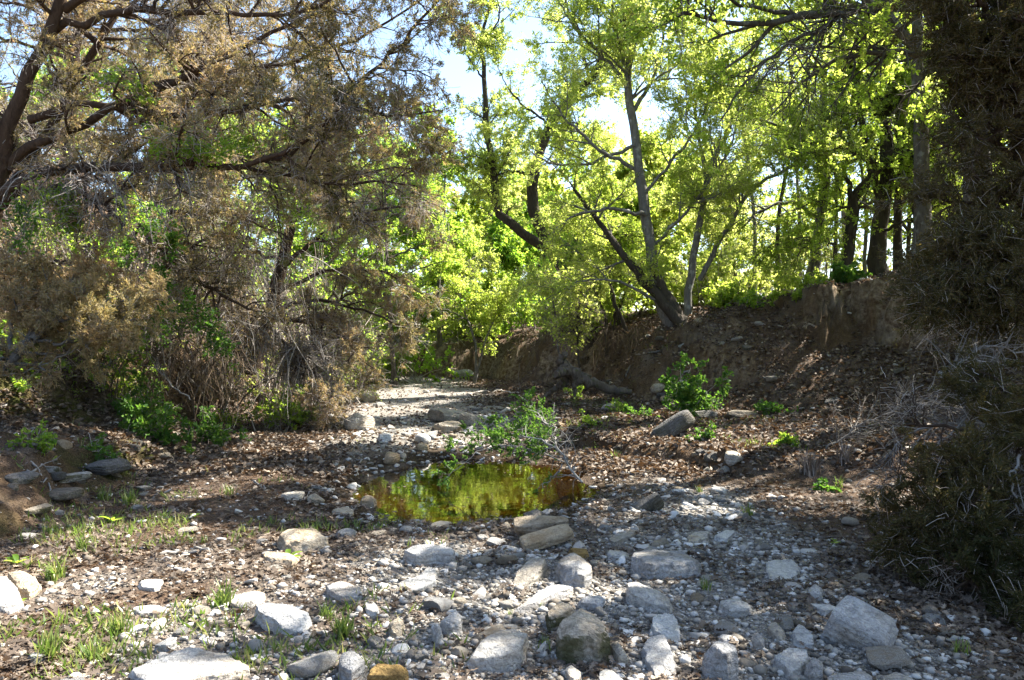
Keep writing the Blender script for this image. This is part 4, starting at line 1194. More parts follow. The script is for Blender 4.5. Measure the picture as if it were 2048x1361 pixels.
tree("elm_tree", "dark trunked crooked tree behind the grey elm with a bare snag limb", "tree",
     [(PX([(1195, 690), (1150, 590), (1118, 520), (1090, 475), (1064, 425), (1062, 350), (1085, 290), (1098, 255), (1140, 200), (1185, 155), (1210, 110), (1260, 20), (1300, -120)], 22.0, 22.0), .22, .06)],
     [(PX([(1098, 495), (1060, 470), (1022, 452), (1000, 430), (989, 385), (987, 330), (975, 270), (973, 215), (966, 150), (962, 90), (975, 40), (990, -10)], 21.8, 20.6), .15, .03),
      (PX([(968, 160), (945, 130), (925, 90), (935, 40)], 20.8, 20.4), .03, .012), (PX([(964, 95), (990, 55), (1002, 20), (985, -20)], 20.6, 20.4), .03, .012),
      (PX([(985, 330), (950, 310), (925, 320)], 21, 20.6), .03, .010),
      (PX([(1110, 250), (1170, 265), (1230, 290)], 22, 21.6), .05, .012), (PX([(1100, 250), (1050, 215), (1010, 170), (995, 130)], 22, 21.4), .04, .010),
      (PX([(1180, 160), (1160, 80), (1130, 0), (1120, -80)], 22, 22), .06, .015), (PX([(1060, 350), (1020, 340), (990, 355)], 22, 21.4), .05, .02),
      (PX([(1140, 200), (1200, 190), (1260, 200)], 22, 22.6), .05, .012), (PX([(1110, 510), (1180, 460), (1240, 420), (1270, 360)], 22, 22), .10, .03)],
     BARK['dark'], ELM, 67, b1=(110, .8, 1.9), b2=(560, .4, 1.0), tw=(4500, .2, .5), nleaf=90000, size=(.042, .072), width=(.42, .6), up=(.15, .1, 0), bend=(0, -.02, -.06), patch=-.5, tint=(.6, .25))

# --- right bank: trees along its top
R_KEEP = shade_keep
tree("oak_tree", "tall slim pale trunk standing on the right bank top, left of the dark trunks", "tree",
     [(PX([(1622, 575), (1632, 500), (1645, 420), (1650, 340), (1642, 260), (1650, 120), (1670, -60)], 18.0, 18.0), .13, .05)],
     [(PX([(1640, 440), (1580, 400), (1520, 420), (1470, 470)], 18, 17.4), .05, .012), (PX([(1648, 330), (1590, 270), (1530, 240), (1470, 250)], 18, 17.4), .05, .012),
      (PX([(1645, 260), (1700, 190), (1740, 120)], 18, 18), .05, .012), (PX([(1650, 160), (1590, 90), (1540, 20), (1510, -60)], 18, 17.6), .05, .012),
      (PX([(1632, 500), (1560, 480), (1500, 520)], 18, 17), .035, .01)],
     BARK['grey'], OAKL, 71, b1=(90, .7, 1.8), b2=(420, .4, .9), tw=(1900, .2, .45), nleaf=30000, size=(.038, .065), width=(.45, .65), bend=(0, -.02, -.04), up=(.1, .1, 0), patch=-.3, keep=R_KEEP)
tree("oak_tree", "black leaning crooked trunk on the right bank top", "tree",
     [(PX([(1682, 590), (1692, 520), (1704, 450), (1706, 400), (1740, 355), (1790, 305), (1830, 250), (1880, 150)], 17.0, 17.2), .155, .05)],
     [(PX([(1706, 400), (1690, 340), (1700, 280), (1690, 200), (1660, 110)], 17, 17), .06, .012), (PX([(1760, 335), (1700, 300), (1630, 285), (1570, 300)], 17, 16.2), .05, .012),
      (PX([(1800, 290), (1790, 220), (1810, 130), (1790, 40)], 17.2, 17.2), .06, .012), (PX([(1695, 500), (1640, 480), (1600, 500)], 17, 16.4), .03, .01)],
     BARK['dark'], OAKL, 73, b1=(90, .7, 1.8), b2=(420, .4, .9), tw=(1900, .2, .45), nleaf=30000, size=(.038, .065), width=(.45, .65), bend=(0, -.02, -.04), up=(.1, .1, 0), patch=-.5, keep=R_KEEP, roots=5)
tree("oak_tree", "thickest dark straight trunk of the right bank top", "tree",
     [(PX([(1756, 585), (1758, 500), (1762, 420), (1770, 320), (1778, 200), (1772, 90), (1785, -100)], 17.5, 17.5), .20, .07),
      (PX([(1770, 420), (1745, 350), (1722, 240), (1700, 125), (1682, 82), (1630, 55), (1560, 60)], 17.4, 16.6), .09, .02)],
     [(PX([(1766, 380), (1830, 310), (1880, 260), (1940, 240)], 17.5, 16.8), .06, .012), (PX([(1778, 200), (1830, 120), (1880, 60)], 17.5, 17), .06, .012),
      (PX([(1775, 130), (1710, 40), (1640, -20), (1560, -40)], 17.5, 16.6), .06, .012), (PX([(1765, 400), (1700, 420), (1640, 400), (1590, 420)], 17.4, 16.4), .04, .01),
      (PX([(1760, 460), (1820, 440), (1880, 460)], 17.4, 16.6), .04, .01)],
     BARK['dark'], OAKL, 79, b1=(110, .8, 2.0), b2=(520, .4, 1.0), tw=(2400, .2, .5), nleaf=42000, size=(.038, .065), width=(.45, .65), bend=(0, -.02, -.04), up=(.1, .1, 0), patch=-.5, keep=R_KEEP, roots=5)
tree("oak_tree", "straight dark trunk just right of the thickest one", "tree",
     [(PX([(1794, 580), (1795, 500), (1794, 420), (1800, 340), (1830, 240), (1850, 120), (1860, -60)], 17.9, 18.0), .105, .04)],
     [(PX([(1800, 340), (1850, 330), (1900, 350)], 17.9, 17), .04, .01), (PX([(1830, 240), (1790, 160), (1760, 60)], 18, 18), .04, .01), (PX([(1840, 180), (1900, 150), (1950, 160)], 18, 17.4), .04, .01)],
     BARK['dark'], OAKL, 83, b1=(70, .7, 1.7), b2=(330, .4, .9), tw=(1500, .2, .45), nleaf=26000, size=(.038, .065), width=(.45, .65), bend=(0, -.02, -.04), up=(.1, .1, 0), patch=-.5, keep=R_KEEP, roots=5)
tree("oak_tree", "slim dark trunk at the right end of the bank top trees beside the juniper", "tree",
     [(PX([(1848, 570), (1842, 490), (1830, 410), (1806, 320), (1800, 200), (1820, 60)], 17.2, 17.6), .10, .04)],
     [(PX([(1835, 440), (1890, 400), (1950, 410)], 17.2, 16.4), .04, .01), (PX([(1806, 320), (1860, 230), (1920, 190)], 17.4, 17), .04, .01), (PX([(1802, 250), (1750, 190), (1720, 110)], 17.5, 17), .04, .01)],
     BARK['dark'], OAKL, 89, b1=(70, .7, 1.7), b2=(330, .4, .9), tw=(1500, .2, .45), nleaf=26000, size=(.038, .065), width=(.45, .65), bend=(0, -.02, -.04), up=(.1, .1, 0), patch=-.5, keep=R_KEEP, roots=5)
tree("oak_tree", "big oak whose heavy bent limb arches in at the upper right corner", "oak",
     [([gpt(6.5, 10.9, -.1), np.array([6.45, 10.9, 3.8]), np.array([6.35, 10.8, 5.0]), W(1948, 120, 10.6), W(1915, 45, 10.4), np.array([6.2, 10.6, 7.4]), np.array([6.6, 10.0, 9.4])], .24, .09)],
     [(PX([(1940, 100), (1905, 38), (1850, 12), (1780, 8), (1700, 15), (1600, 38), (1520, 48), (1430, 42), (1340, 20)], 10.5, 8.6), .11, .012),
      (PX([(1700, 15), (1640, 60), (1560, 100), (1490, 160), (1440, 240)], 9.6, 8.8), .03, .008),
      (PX([(1955, 125), (1890, 108), (1800, 104), (1740, 106), (1660, 125), (1590, 175), (1540, 235)], 10.5, 9.2), .05, .008),
      (PX([(1600, 38), (1500, 10), (1400, -20), (1300, -30)], 9.3, 8.4), .03, .008),
      ([np.array([6.3, 10.6, 6.4]), np.array([5.4, 9.8, 7.0]), np.array([4.2, 9.0, 7.2]), np.array([3.0, 8.2, 7.3])], .08, .015),
      ([np.array([6.3, 10.6, 7.2]), np.array([6.2, 9.2, 7.9]), np.array([5.8, 7.8, 8.2]), np.array([5.2, 6.4, 8.4])], .08, .015),
      ([np.array([6.3, 10.5, 7.8]), np.array([5.4, 10.4, 8.9]), np.array([4.2, 10.6, 9.6])], .08, .015),
      ([np.array([6.4, 10.4, 8.0]), np.array([7.4, 9.0, 8.6]), np.array([8.2, 7.4, 8.6])], .08, .015),
      ([np.array([5.4, 9.8, 7.0]), np.array([5.0, 8.6, 7.0]), np.array([4.4, 7.2, 7.1]), np.array([4.0, 6.2, 7.0])], .05, .012),
      ([np.array([4.6, 9.3, 7.1]), np.array([3.4, 9.9, 8.0]), np.array([2.2, 10.5, 8.5]), np.array([.8, 11.0, 8.8])], .06, .012),  # overhead limbs added above view to put dapple shade on the left
      ([np.array([3.4, 9.9, 8.0]), np.array([2.8, 11.2, 8.8]), np.array([2.4, 12.6, 9.4])], .04, .012),
      ([np.array([3.4, 9.9, 8.0]), np.array([2.2, 9.2, 8.2]), np.array([1.2, 8.8, 8.3])], .04, .012),
      ([np.array([6.3, 10.6, 6.8]), np.array([7.2, 10.2, 7.2]), np.array([8.4, 9.8, 7.4])], .06, .015),
      ([np.array([4.6, 9.3, 7.1]), np.array([4.0, 10.2, 7.6]), np.array([3.4, 11.4, 8.0])], .04, .01)],
     BARK['oak'], OAKL, 97, b1=(300, .7, 1.7), b2=(1800, .35, .8), tw=(8000, .15, .4), nleaf=84000, size=(.04, .068), width=(.5, .7), bend=(0, -.02, -.05), up=(.08, 0, 0), keep=shade_keep, patch=-.2)
for k, (bx, by, lab, sd) in enumerate([(11.0, 12.6, "unseen oak added behind the dark juniper to shade the right bank, nearer one", 105), (12.5, 16.6, "unseen oak added behind the dark juniper to shade the right bank, middle one", 106),
                                       (12.0, 21.5, "oak added behind the dark trunks to shade the right bank, farther one", 107), (8.6, 7.2, "unseen oak added on the right bank to shade the near creek bed", 101), (6.6, 3.9, "unseen oak added close beside the viewer to shade the nearest stones", 103)]):  # oaks added so their crowns shade the near bed and the right bank
    top = np.array([bx - .5, by, 7.6])
    lim = []
    rg = np.random.default_rng(sd)
    for j in range(11):
        a = rg.uniform(0, 6.28); z0 = rg.uniform(4.0, 6.8); r = rg.uniform(2.2, 3.6)
        q = np.array([bx - .3, by, z0])
        lim.append(([q, q + np.array([math.cos(a) * r * .5, math.sin(a) * r * .5, .7]), q + np.array([math.cos(a) * r, math.sin(a) * r, rg.uniform(.8, 1.6)])], .07, .015))
    tree("oak_tree", lab, "oak", [([gpt(bx, by, -.1), np.array([bx - .1, by, 3.6]), np.array([bx - .3, by, 5.6]), top], .20, .07)], lim,
         BARK['oak'], OAKL, sd, b1=(130, .7, 1.6), b2=(700, .35, .8), tw=(3000, .2, .45), nleaf=(15000 if sd in (105, 106, 107) else 34000), size=(.08, .13), width=(.5, .7), bend=(0, -.02, -.05), keep=shade_keep, s=8)

hi = [([np.array([7.5, 14.6, 7.0]), np.array([5.6, 14.2, 8.6]), np.array([3.4, 13.8, 9.3]), np.array([.8, 13.2, 9.7])], .10, .02),  # high limbs of an added oak, set above view to shade the mid-left ground
      ([np.array([7.5, 14.6, 7.8]), np.array([5.8, 13.4, 9.4]), np.array([4.0, 12.4, 9.9]), np.array([2.2, 11.6, 10.1])], .09, .02),
      ([np.array([5.6, 14.2, 8.6]), np.array([4.0, 14.8, 9.6]), np.array([2.0, 15.4, 10.4])], .05, .015),
      ([np.array([3.4, 13.8, 9.3]), np.array([2.0, 12.6, 9.6]), np.array([.6, 11.8, 9.8])], .04, .012),
      ([np.array([7.5, 14.6, 8.4]), np.array([7.0, 14.0, 10.2]), np.array([5.6, 13.4, 11.0])], .08, .02),
      ([np.array([3.4, 13.8, 9.3]), np.array([1.8, 14.2, 9.9]), np.array([.2, 14.6, 10.2])], .04, .012)]
tree("oak_tree", "tall oak added behind the right juniper, its high limbs spread out of view for shade", "oak", [([gpt(7.6, 14.6, -.1), np.array([7.6, 14.6, 4.5]), np.array([7.5, 14.6, 7.0]), np.array([7.4, 14.6, 9.6])], .17, .07)], hi,
     BARK['oak'], OAKL, 109, b1=(150, .7, 1.7), b2=(800, .35, .9), tw=(3600, .2, .45), nleaf=40000, size=(.07, .11), width=(.5, .7), bend=(0, -.02, -.05), t1=(.3, 1), keep=shade_keep, s=8)
# --- middle distance: bright young trees beyond the bend
def young(px, base_py, d, top_py, spread, lab, seed, mat, n=15000, lean=0.0, r=.09, size=(.055, .09), name="young_tree", low=.25, fork=False, patch=-.35, bark='oak', nl=9, tint=(.55, .25), group=None):
    rg = np.random.default_rng(seed)
    b = W(px, base_py, d); b[2] = float(height(b[0], b[1])) - .1
    tp = W(px + lean, top_py, d)
    st = [([b, b * .66 + tp * .34 + rg.normal(size=3) * .12, b * .33 + tp * .67 + rg.normal(size=3) * .15, tp], r, .025)]
    H = tp[2] - b[2]
    if fork:
        st.append(([b + np.array([0, 0, .15]), b + np.array([.25 * H * .3, 0, H * .35]), b + np.array([.22 * H, .1, H * .7])], r * .8, .02))
    lim = []
    sp = spread / F * d
    for j in range(nl):
        u = low + (1 - low) * (j + rg.random() * .8) / nl
        q = b + (tp - b) * u
        a = rg.uniform(0, 6.28)
        L = sp * (1.05 - .55 * abs(u - .5)) * rg.uniform(.6, 1.1)
        lim.append(([q, q + np.array([math.cos(a) * L * .5, math.sin(a) * L * .5, L * .22]), q + np.array([math.cos(a) * L, math.sin(a) * L, L * rg.uniform(.1, .5)])], r * .42, .010))
    return tree(name, lab, "tree", st, lim, BARK[bark], mat, seed, group, b1=(55, .25 * sp, .75 * sp), b2=(300, .15 * sp, .4 * sp), tw=(2200, .2, .5), nleaf=int(n * 2.2), size=size, width=(.5, .7),
                bend=(0, -.02, -.05), up=(.1, .05, 0), patch=patch, s=8, tint=tint)
young(790, 735, 25, 300, 150, "bright green young tree beside the drooping juniper", 111, GREEN, 20000, -20)
young(880, 720, 31, 330, 140, "bright green tree in the gap at the far bend, left of the forked sapling", 112, GREEN, 20000, 10, size=(.085, .13))
young(950, 740, 26.5, 520, 95, "slender forked sapling standing in front of the far bank", 113, ELM, 8000, -25, r=.05, fork=True, low=.4, bark='grey', nl=7)
young(990, 700, 34, 380, 150, "pale green tree above the far bank right of the forked sapling", 114, ELM, 19000, -10, size=(.085, .13))
young(1075, 690, 30, 430, 130, "green tree on the far bank below the crooked dark trunk", 115, GREEN, 17000, 10, tint=(.4, .25), size=(.085, .125))
young(1180, 680, 27, 440, 110, "green tree behind the fallen log and left of the grey elm", 116, GREEN, 13000, 0, tint=(.4, .25), bark='dark')
young(1235, 690, 20.5, 400, 80, "thin dark stemmed tree rising close left of the elm base", 117, OAKL, 9000, -30, r=.07, low=.4, bark='dark', size=(.08, .12))
young(720, 740, 29, 420, 120, "green tree half hidden behind the drooping juniper", 118, GREEN, 12000, 0, size=(.085, .125))
young(1140, 730, 21, 560, 60, "pale thin sapling leaning left above the log", 119, ELM, 800, -40, r=.025, low=.5, bark='grey', size=(.07, .11), nl=6)
young(1165, 775, 17.5, 560, 50, "thin upright sapling right behind the log", 120, ELM, 700, 0, r=.022, low=.45, bark='dark', size=(.06, .10), nl=6)
young(1258, 655, 19.0, 430, 70, "dark thin stem rising from the bank just left of the elm base", 133, OAKL, 3500, -50, r=.05, low=.45, bark='dark', size=(.05, .08))
young(1215, 660, 20.0, 470, 70, "thin dark stem leaning left on the bank above the log", 134, GREEN, 3500, -45, r=.045, low=.45, bark='dark', size=(.05, .08), fork=True)
for k_, (px_, d_, ln_, lb_) in enumerate([(1560, 20, 10, "slender dark stem among bushes left of the pale trunk"), (1598, 23, -15, "slender grey stem just left of the pale trunk"), (1668, 21, 20, "slender stem between the pale and the black crooked trunk"), (1728, 22, -10, "slender dark stem between the black and the thickest trunk"), (1815, 21, 12, "slender stem right of the straight dark trunk"), (1510, 22, -20, "slender grey stem right of the elm stems")]):
    young(px_, 590, d_, 60, 90, lb_, 170 + k_, OAKL, 1800, ln_, r=.065, low=.5, bark=('dark', 'grey')[k_ % 2], size=(.045, .075))
young(1470, 600, 24, 380, 110, "tan twiggy tree behind the right bank beside the elm", 121, ELM, 7000, 0, tint=(.8, .2))
young(1560, 590, 27, 420, 110, "thin leafy tree further behind the right bank", 122, OAKL, 8000, 0)
young(1340, 620, 26, 330, 130, "green tree behind the grey elm", 123, ELM, 14000, 0, size=(.1, .15))
young(1080, 640, 48, 330, 200, "distant pale green tree above the far bank", 124, ELM, 14000, 0, size=(.14, .22), r=.12)
young(820, 650, 50, 300, 200, "distant tall green tree behind the far bend", 125, GREEN, 14000, 0, size=(.14, .22), r=.12)
young(640, 620, 40, 300, 180, "green tree behind the left bank junipers", 126, GREEN, 14000, 0, size=(.16, .24), r=.12)
young(400, 520, 30, 180, 190, "leafy green tree far behind the left bank brush", 127, GREEN, 14000, 0, size=(.14, .2), r=.12)
young(60, 500, 26, 150, 190, "leafy green tree showing between the juniper limbs at far left", 128, GREEN, 12000, 0, size=(.085, .13), r=.12)
young(1950, 560, 25, 100, 160, "leafy tree far behind the dark juniper on the right", 129, OAKL, 6000, 0, size=(.11, .16), r=.12)
young(1450, 560, 40, 100, 200, "tall pale tree far behind the right bank", 130, ELM, 3000, 0, size=(.16, .24), r=.12)
young(1690, 560, 34, 150, 190, "leafy tree far behind the dark trunks of the right bank", 131, OAKL, 2500, 0, size=(.14, .2), r=.12)

for k, (px, d, tp, sp) in enumerate([(560, 58, 330, 230), (720, 66, 360, 230), (900, 60, 400, 230), (1010, 72, 420, 200), (1160, 62, 380, 230), (1260, 56, 420, 200), (1380, 64, 360, 230), (1900, 66, 320, 230)]):
    young(px, 640, d, tp, sp, ["hazy green tree in the far wood beyond the bend", "pale yellow green tree in the far wood beyond the bend"][k % 2], 140 + k, [GREEN, ELM][k % 2], 4200, size=(.2, .32), r=.14, patch=-.4, group="trees of the far wood", low=.08)
# ------------------------------------------------------------------ bare brush on the left slope
def bush(px, py, hpx, wpx, label, seed, mat=TWIG, stems=16, leafm=None, nl=0, name="bare_bush", cat="bush", group=None, d=None, size=(.03, .05), droop=-.05, dens=1.0, tint=(.5, .25), width=(.55, .75)):
    rng = np.random.default_rng(seed)
    g = G(px, py) if d is None else (lambda q: np.array([q[0], q[1], float(height(q[0], q[1]))]))(W(px, py, d))
    H, Wd = hpx / F * g[1], wpx / F * g[1]
    root = empty(name, tuple(g), label, cat, group)
    P = np.zeros((stems, 8, 3)); dirs = unit(np.stack([rng.normal(size=stems) * Wd * .5, rng.normal(size=stems) * Wd * .5, np.full(stems, H)], -1))
    P[:, 0] = g + np.stack([rng.normal(size=stems) * Wd * .14, rng.normal(size=stems) * Wd * .14, np.full(stems, -.03)], -1)
    P[:, 0, 2] = height(P[:, 0, 0], P[:, 0, 1]) - .03
    st = (rng.uniform(.55, 1.05, stems) * H / 7)[:, None]
    for k in range(1, 8):
        dirs = unit(dirs + rng.normal(size=dirs.shape) * .12 + np.array([0, 0, droop * k * .4]))
        P[:, k] = P[:, k - 1] + dirs * st
    r0 = .006 + .008 * H
    R = np.linspace(1, .25, 8)[None] * (rng.uniform(.5, 1, stems) * r0)[:, None]
    A, AR = grow(rng, P, R, int(stems * 7 * dens), (.2, 1), (.18 * H, .5 * H), (25, 70), 6, .22, 0, droop, .008)
    B, BR = grow(rng, A, AR, int(stems * 26 * dens), (.1, 1), (.08 * H, .25 * H), (25, 75), 4, .25, 0, droop, .004)
    m = Mesh()
    tubes(m, P, np.maximum(R, .003), 5, rng.random(stems))
    m.build("stem", mat, root, True)
    m = Mesh()
    tubes(m, A, np.maximum(AR, .0022), 4, rng.random(len(A))); tubes(m, B, np.maximum(BR, .0016), 3, rng.random(len(B)))
    m.build("twig", mat, root)["kind"] = "stuff"
    if nl:
        pos, tan, _ = along(rng, np.concatenate([B, A[:, [0, 2, 4, 5]]]), nl, (.2, 1))
        dd = unit(tan * .6 + rng.normal(size=pos.shape) * .7)
        m = Mesh(); leaves(m, rng, pos, dd, rng.uniform(size[0], size[1], nl), rng.uniform(width[0], width[1], nl), np.clip(rng.normal(tint[0], tint[1], nl), 0, 1), .8, .12, True)
        m.build("foliage", leafm, root)
    return root
LB = "bare brush on the left bank"
for k, (px, py, hh, ww, d, lab) in enumerate([
        (40, 600, 260, 150, 11.8, "grey bare bush behind the golden bough at the left edge"), (180, 620, 250, 160, 12.5, "bare bush below the dark leaning juniper stems"),
        (330, 620, 300, 170, 13.5, "tall bare bush in the middle of the left slope"), (440, 640, 320, 170, 14.5, "tangled grey brown bush left of the drooping juniper"),
        (560, 660, 300, 160, 16.5, "bare bush within the drooping juniper"), (650, 690, 260, 140, 19.5, "brown bush behind the drooping juniper"),
        (100, 560, 330, 190, 15, "large bare bush high on the left slope"), (280, 560, 360, 190, 16.5, "large bare bush high behind the leaning stems"),
        (460, 590, 360, 180, 18.5, "high brown bush behind the left slope tangle"), (600, 620, 330, 160, 21, "tall brown bush far along the left bank"),
        (690, 700, 200, 100, 24, "thin brown bush at the far left bend"), (-40, 560, 330, 200, 14, "bare bush cut by the left edge on the slope")]):
    bush(px, py, hh, ww, lab, 300 + k, TWIG, 20, JUN if k % 3 == 0 else ELM, 500 if k % 3 else 1500, d=d, droop=-.06, size=(.03, .06), tint=(.7, .2), dens=1.15)
# hanging dead brush curtains under the left bank edge
def curtain(px0, py0, px1, py1, drop, d0, d1, label, seed, n=70, mat=ROOTS, name="hanging_roots", cat="roots"):
    rng = np.random.default_rng(seed)
    a, b = W(px0, py0, d0), W(px1, py1, d1)
    u = rng.random(n)[:, None]
    K = 8
    P = np.zeros((n, K, 3)); P[:, 0] = a + (b - a) * u + rng.normal(size=(n, 3)) * [.12, .22, .10]
    L = drop / F * d0 * rng.uniform(.35, 1.1, n)
    dv = unit(rng.normal(size=(n, 3)) * [.5, .5, .2] + [.1, -.35, -.35])
    for k in range(1, K):
        dv = unit(dv + rng.normal(size=(n, 3)) * .18 + np.array([0, .03, -.28]))
        P[:, k] = P[:, k - 1] + dv * (L / (K - 1))[:, None]
    R = rng.uniform(.003, .009, n)[:, None] * np.linspace(1, .35, K)[None]
    m = Mesh(); tubes(m, P, R, 4, rng.random(n))
    B, BR = grow(rng, P, R, n * 4, (.1, 1), (.08, .4), (15, 60), 5, .25, 0, -.12, .003)
    tubes(m, B, np.maximum(BR, .0014), 3, rng.random(len(B)))
    tag(m.build(name, mat, origin=tuple(a)), label, cat, kind="stuff")
curtain(150, 690, 480, 690, 220, 11.6, 12.4, "curtain of thin brown roots hanging over the undercut left bank", 401, 130)
curtain(0, 720, 160, 700, 200, 11.0, 11.5, "roots hanging in the dark hollow at the left edge", 402, 60)
curtain(440, 640, 640, 700, 200, 13.0, 14.5, "grey dead twigs hanging in front of the drooping juniper", 403, 110, DEAD, "hanging_twigs", "twigs")
curtain(250, 480, 620, 520, 200, 12.0, 12.6, "grey dead twigs hanging among the leaning juniper limbs", 404, 110, DEAD, "hanging_twigs", "twigs")
curtain(60, 330, 420, 340, 170, 9.2, 8.9, "grey dead twigs hanging below the long level limb", 405, 60, DEAD, "hanging_twigs", "twigs")
curtain(1180, 662, 1330, 655, 120, 19.0, 17.2, "dark roots and dry stems hanging over the bank left of the elm", 407, 80)
curtain(1400, 640, 1640, 605, 110, 16.4, 15.6, "dark roots hanging over the bare scarp right of the elm", 408, 110)
curtain(850, 690, 1080, 685, 70, 31.0, 29.0, "roots and dry stems hanging over the far bank", 409, 80)
curtain(1640, 580, 1860, 560, 110, 16.2, 15.6, "dark roots hanging below the overhanging turf of the right bank", 406, 70)

rg_ = np.random.default_rng(999)
UL = ["green undergrowth bush on the far bank beyond the bend", "yellow green undergrowth bush on the far bank crest", "tan leafless bush behind the right bank trees", "dense green bush behind the drooping juniper"]
px_u = lambda k: 1290 + (k - 16) * 52
for k in range(34):
    if k < 16: px, d, li = 700 + k * 34 + rg_.normal() * 10, rg_.uniform(31.5, 39), k % 2
    elif k < 25: px, d, li = 1290 + (k - 16) * 52 + rg_.normal() * 10, rg_.uniform(20.5, 27), 2 if px_u(k) > 1470 else 1
    else: px, d, li = 380 + (k - 25) * 42, rg_.uniform(22, 30), 3
    bush(px, 680, rg_.uniform(100, 170) * 26 / d, rg_.uniform(110, 150), UL[li], 600 + k, TWIG, 12, (GREEN, ELM, ELM, GREEN)[li], (2600, 2600, 500, 2200)[li], "undergrowth_bush", "bush", UL[li].replace(" bush ", " bushes "), d=d, size=(.09, .15), droop=-.03, tint=(.5, .3) if li != 2 else (.9, .1))
# ------------------------------------------------------------------ leafy shrubs and weeds
bush(215, 560, 190, 110, "bright green vine climbing beside the dark leaning stem", 501, TWIG, 12, GREEN, 2600, "leafy_shrub", "shrub", d=11.9, tint=(.5, .3))
for k, (px, py, h, w, d, lab) in enumerate([(90, 470, 150, 150, 13, "green leafy bush glimpsed between juniper limbs at far left"), (330, 330, 140, 170, 15, "light green leafy bush above the long level limb"), (250, 470, 120, 120, 12.2, "green vine leaves hanging round the dark leaning stem"),
        (480, 420, 150, 150, 15.5, "light green bush seen through the left juniper twigs"), (560, 600, 110, 120, 13.4, "green leafy bush in front of the drooping juniper"), (680, 470, 150, 130, 19, "green bush behind the tip of the drooping juniper"), (30, 640, 90, 90, 10.6, "green weeds on the bank edge at far left")]):
    bush(px, py + 60, h, w, lab, 520 + k, TWIG, 12, (GREEN, ELM)[k % 2], 1500, "leafy_shrub", "shrub", d=d, size=(.035, .065))
bush(310, 640, 130, 130, "bright green shrub above the hanging roots", 502, TWIG, 12, BRIAR, 2600, "leafy_shrub", "shrub", d=11.6)
bush(300, 740, 110, 170, "glossy green briar arching over the left bank face", 503, TWIG, 14, BRIAR, 2400, "leafy_shrub", "shrub", d=10.8, droop=-.16, size=(.045, .075))
bush(420, 770, 90, 120, "low green briar right of the arching one", 504, TWIG, 10, BRIAR, 1100, "leafy_shrub", "shrub", d=11.6, droop=-.16, size=(.04, .07))
bush(590, 850, 70, 90, "pale green grassy shrub at the foot of the drooping juniper", 505, TWIG, 16, GRASS, 2600, "leafy_shrub", "shrub", droop=-.1, size=(.05, .09), width=(.12, .2))
bush(1370, 800, 125, 80, "bright green sapling with pale leaves in front of the elm base", 506, TWIG, 9, BRIAR, 1900, "leafy_shrub", "shrub", d=12.6, droop=-.01, size=(.05, .08))
bush(1395, 830, 70, 50, "small green shrub beside the dark tilted slab", 507, TWIG, 8, BRIAR, 700, "leafy_shrub", "shrub", size=(.04, .065))
bush(1540, 830, 48, 60, "small green shrub with light leaves on the right slope foot", 508, TWIG, 8, BRIAR, 600, "leafy_shrub", "shrub", size=(.045, .07))
bush(1700, 610, 60, 110, "green shrub overhanging the top of the right scarp", 509, TWIG, 10, BRIAR, 1500, "leafy_shrub", "shrub", d=15.6, size=(.06, .1))
bush(1450, 640, 70, 140, "green shrub on the bank edge right of the elm", 510, TWIG, 10, OAKL, 1600, "leafy_shrub", "shrub", d=17.2, size=(.06, .1))
bush(1560, 610, 90, 130, "tan and green bush on the right bank edge", 511, TWIG, 12, ELM, 1200, "leafy_shrub", "shrub", d=18, size=(.06, .09), tint=(.8, .2))
bush(1430, 600, 140, 150, "tan twiggy bush behind the bank edge", 512, TWIG, 14, ELM, 800, "leafy_shrub", "shrub", d=20, size=(.06, .09), tint=(.85, .2))
bush(1620, 600, 70, 130, "overhanging green shrub on the scarp between elm and dark trunks", 530, TWIG, 10, OAKL, 1600, "leafy_shrub", "shrub", d=15.7, size=(.05, .08), droop=-.14)
bush(1500, 625, 60, 110, "drooping green shrub over the bare scarp", 531, TWIG, 10, GREEN, 1300, "leafy_shrub", "shrub", d=16.2, size=(.05, .08), droop=-.14)
bush(1800, 590, 60, 130, "dark brown dry bush under the right bank trunks", 532, TWIG, 14, OAKL, 500, "leafy_shrub", "shrub", d=15.5, size=(.05, .08), droop=-.12)
bush(1600, 720, 60, 50, "small bare bush on the middle of the leafy right slope", 533, ROOTS, 6, None, 0, "bare_bush", "bush", d=14.4)
bush(1850, 620, 70, 120, "dark green shrub beside the right juniper", 513, TWIG, 10, JUN_SHADE, 1500, "leafy_shrub", "shrub", d=13.5, size=(.05, .08))
bush(1060, 700, 110, 110, "green undergrowth bush on the far bank right of the bend", 514, TWIG, 12, GREEN, 1800, "leafy_shrub", "shrub", d=29, size=(.09, .14))
bush(830, 735, 130, 120, "green bush hanging over the far bend on the left", 515, TWIG, 12, GREEN, 2000, "leafy_shrub", "shrub", d=27, size=(.09, .14))
bush(960, 700, 80, 120, "low green bush on the far bank crest", 516, TWIG, 12, GREEN, 1500, "leafy_shrub", "shrub", d=32, size=(.09, .14))
bush(1225, 640, 100, 110, "green brush left of the elm base", 517, TWIG, 12, OAKL, 1500, "leafy_shrub", "shrub", d=21, size=(.07, .11))
bush(1120, 690, 90, 100, "green brush on the bank behind the log", 518, TWIG, 12, OAKL, 1500, "leafy_shrub", "shrub", d=25, size=(.08, .12))
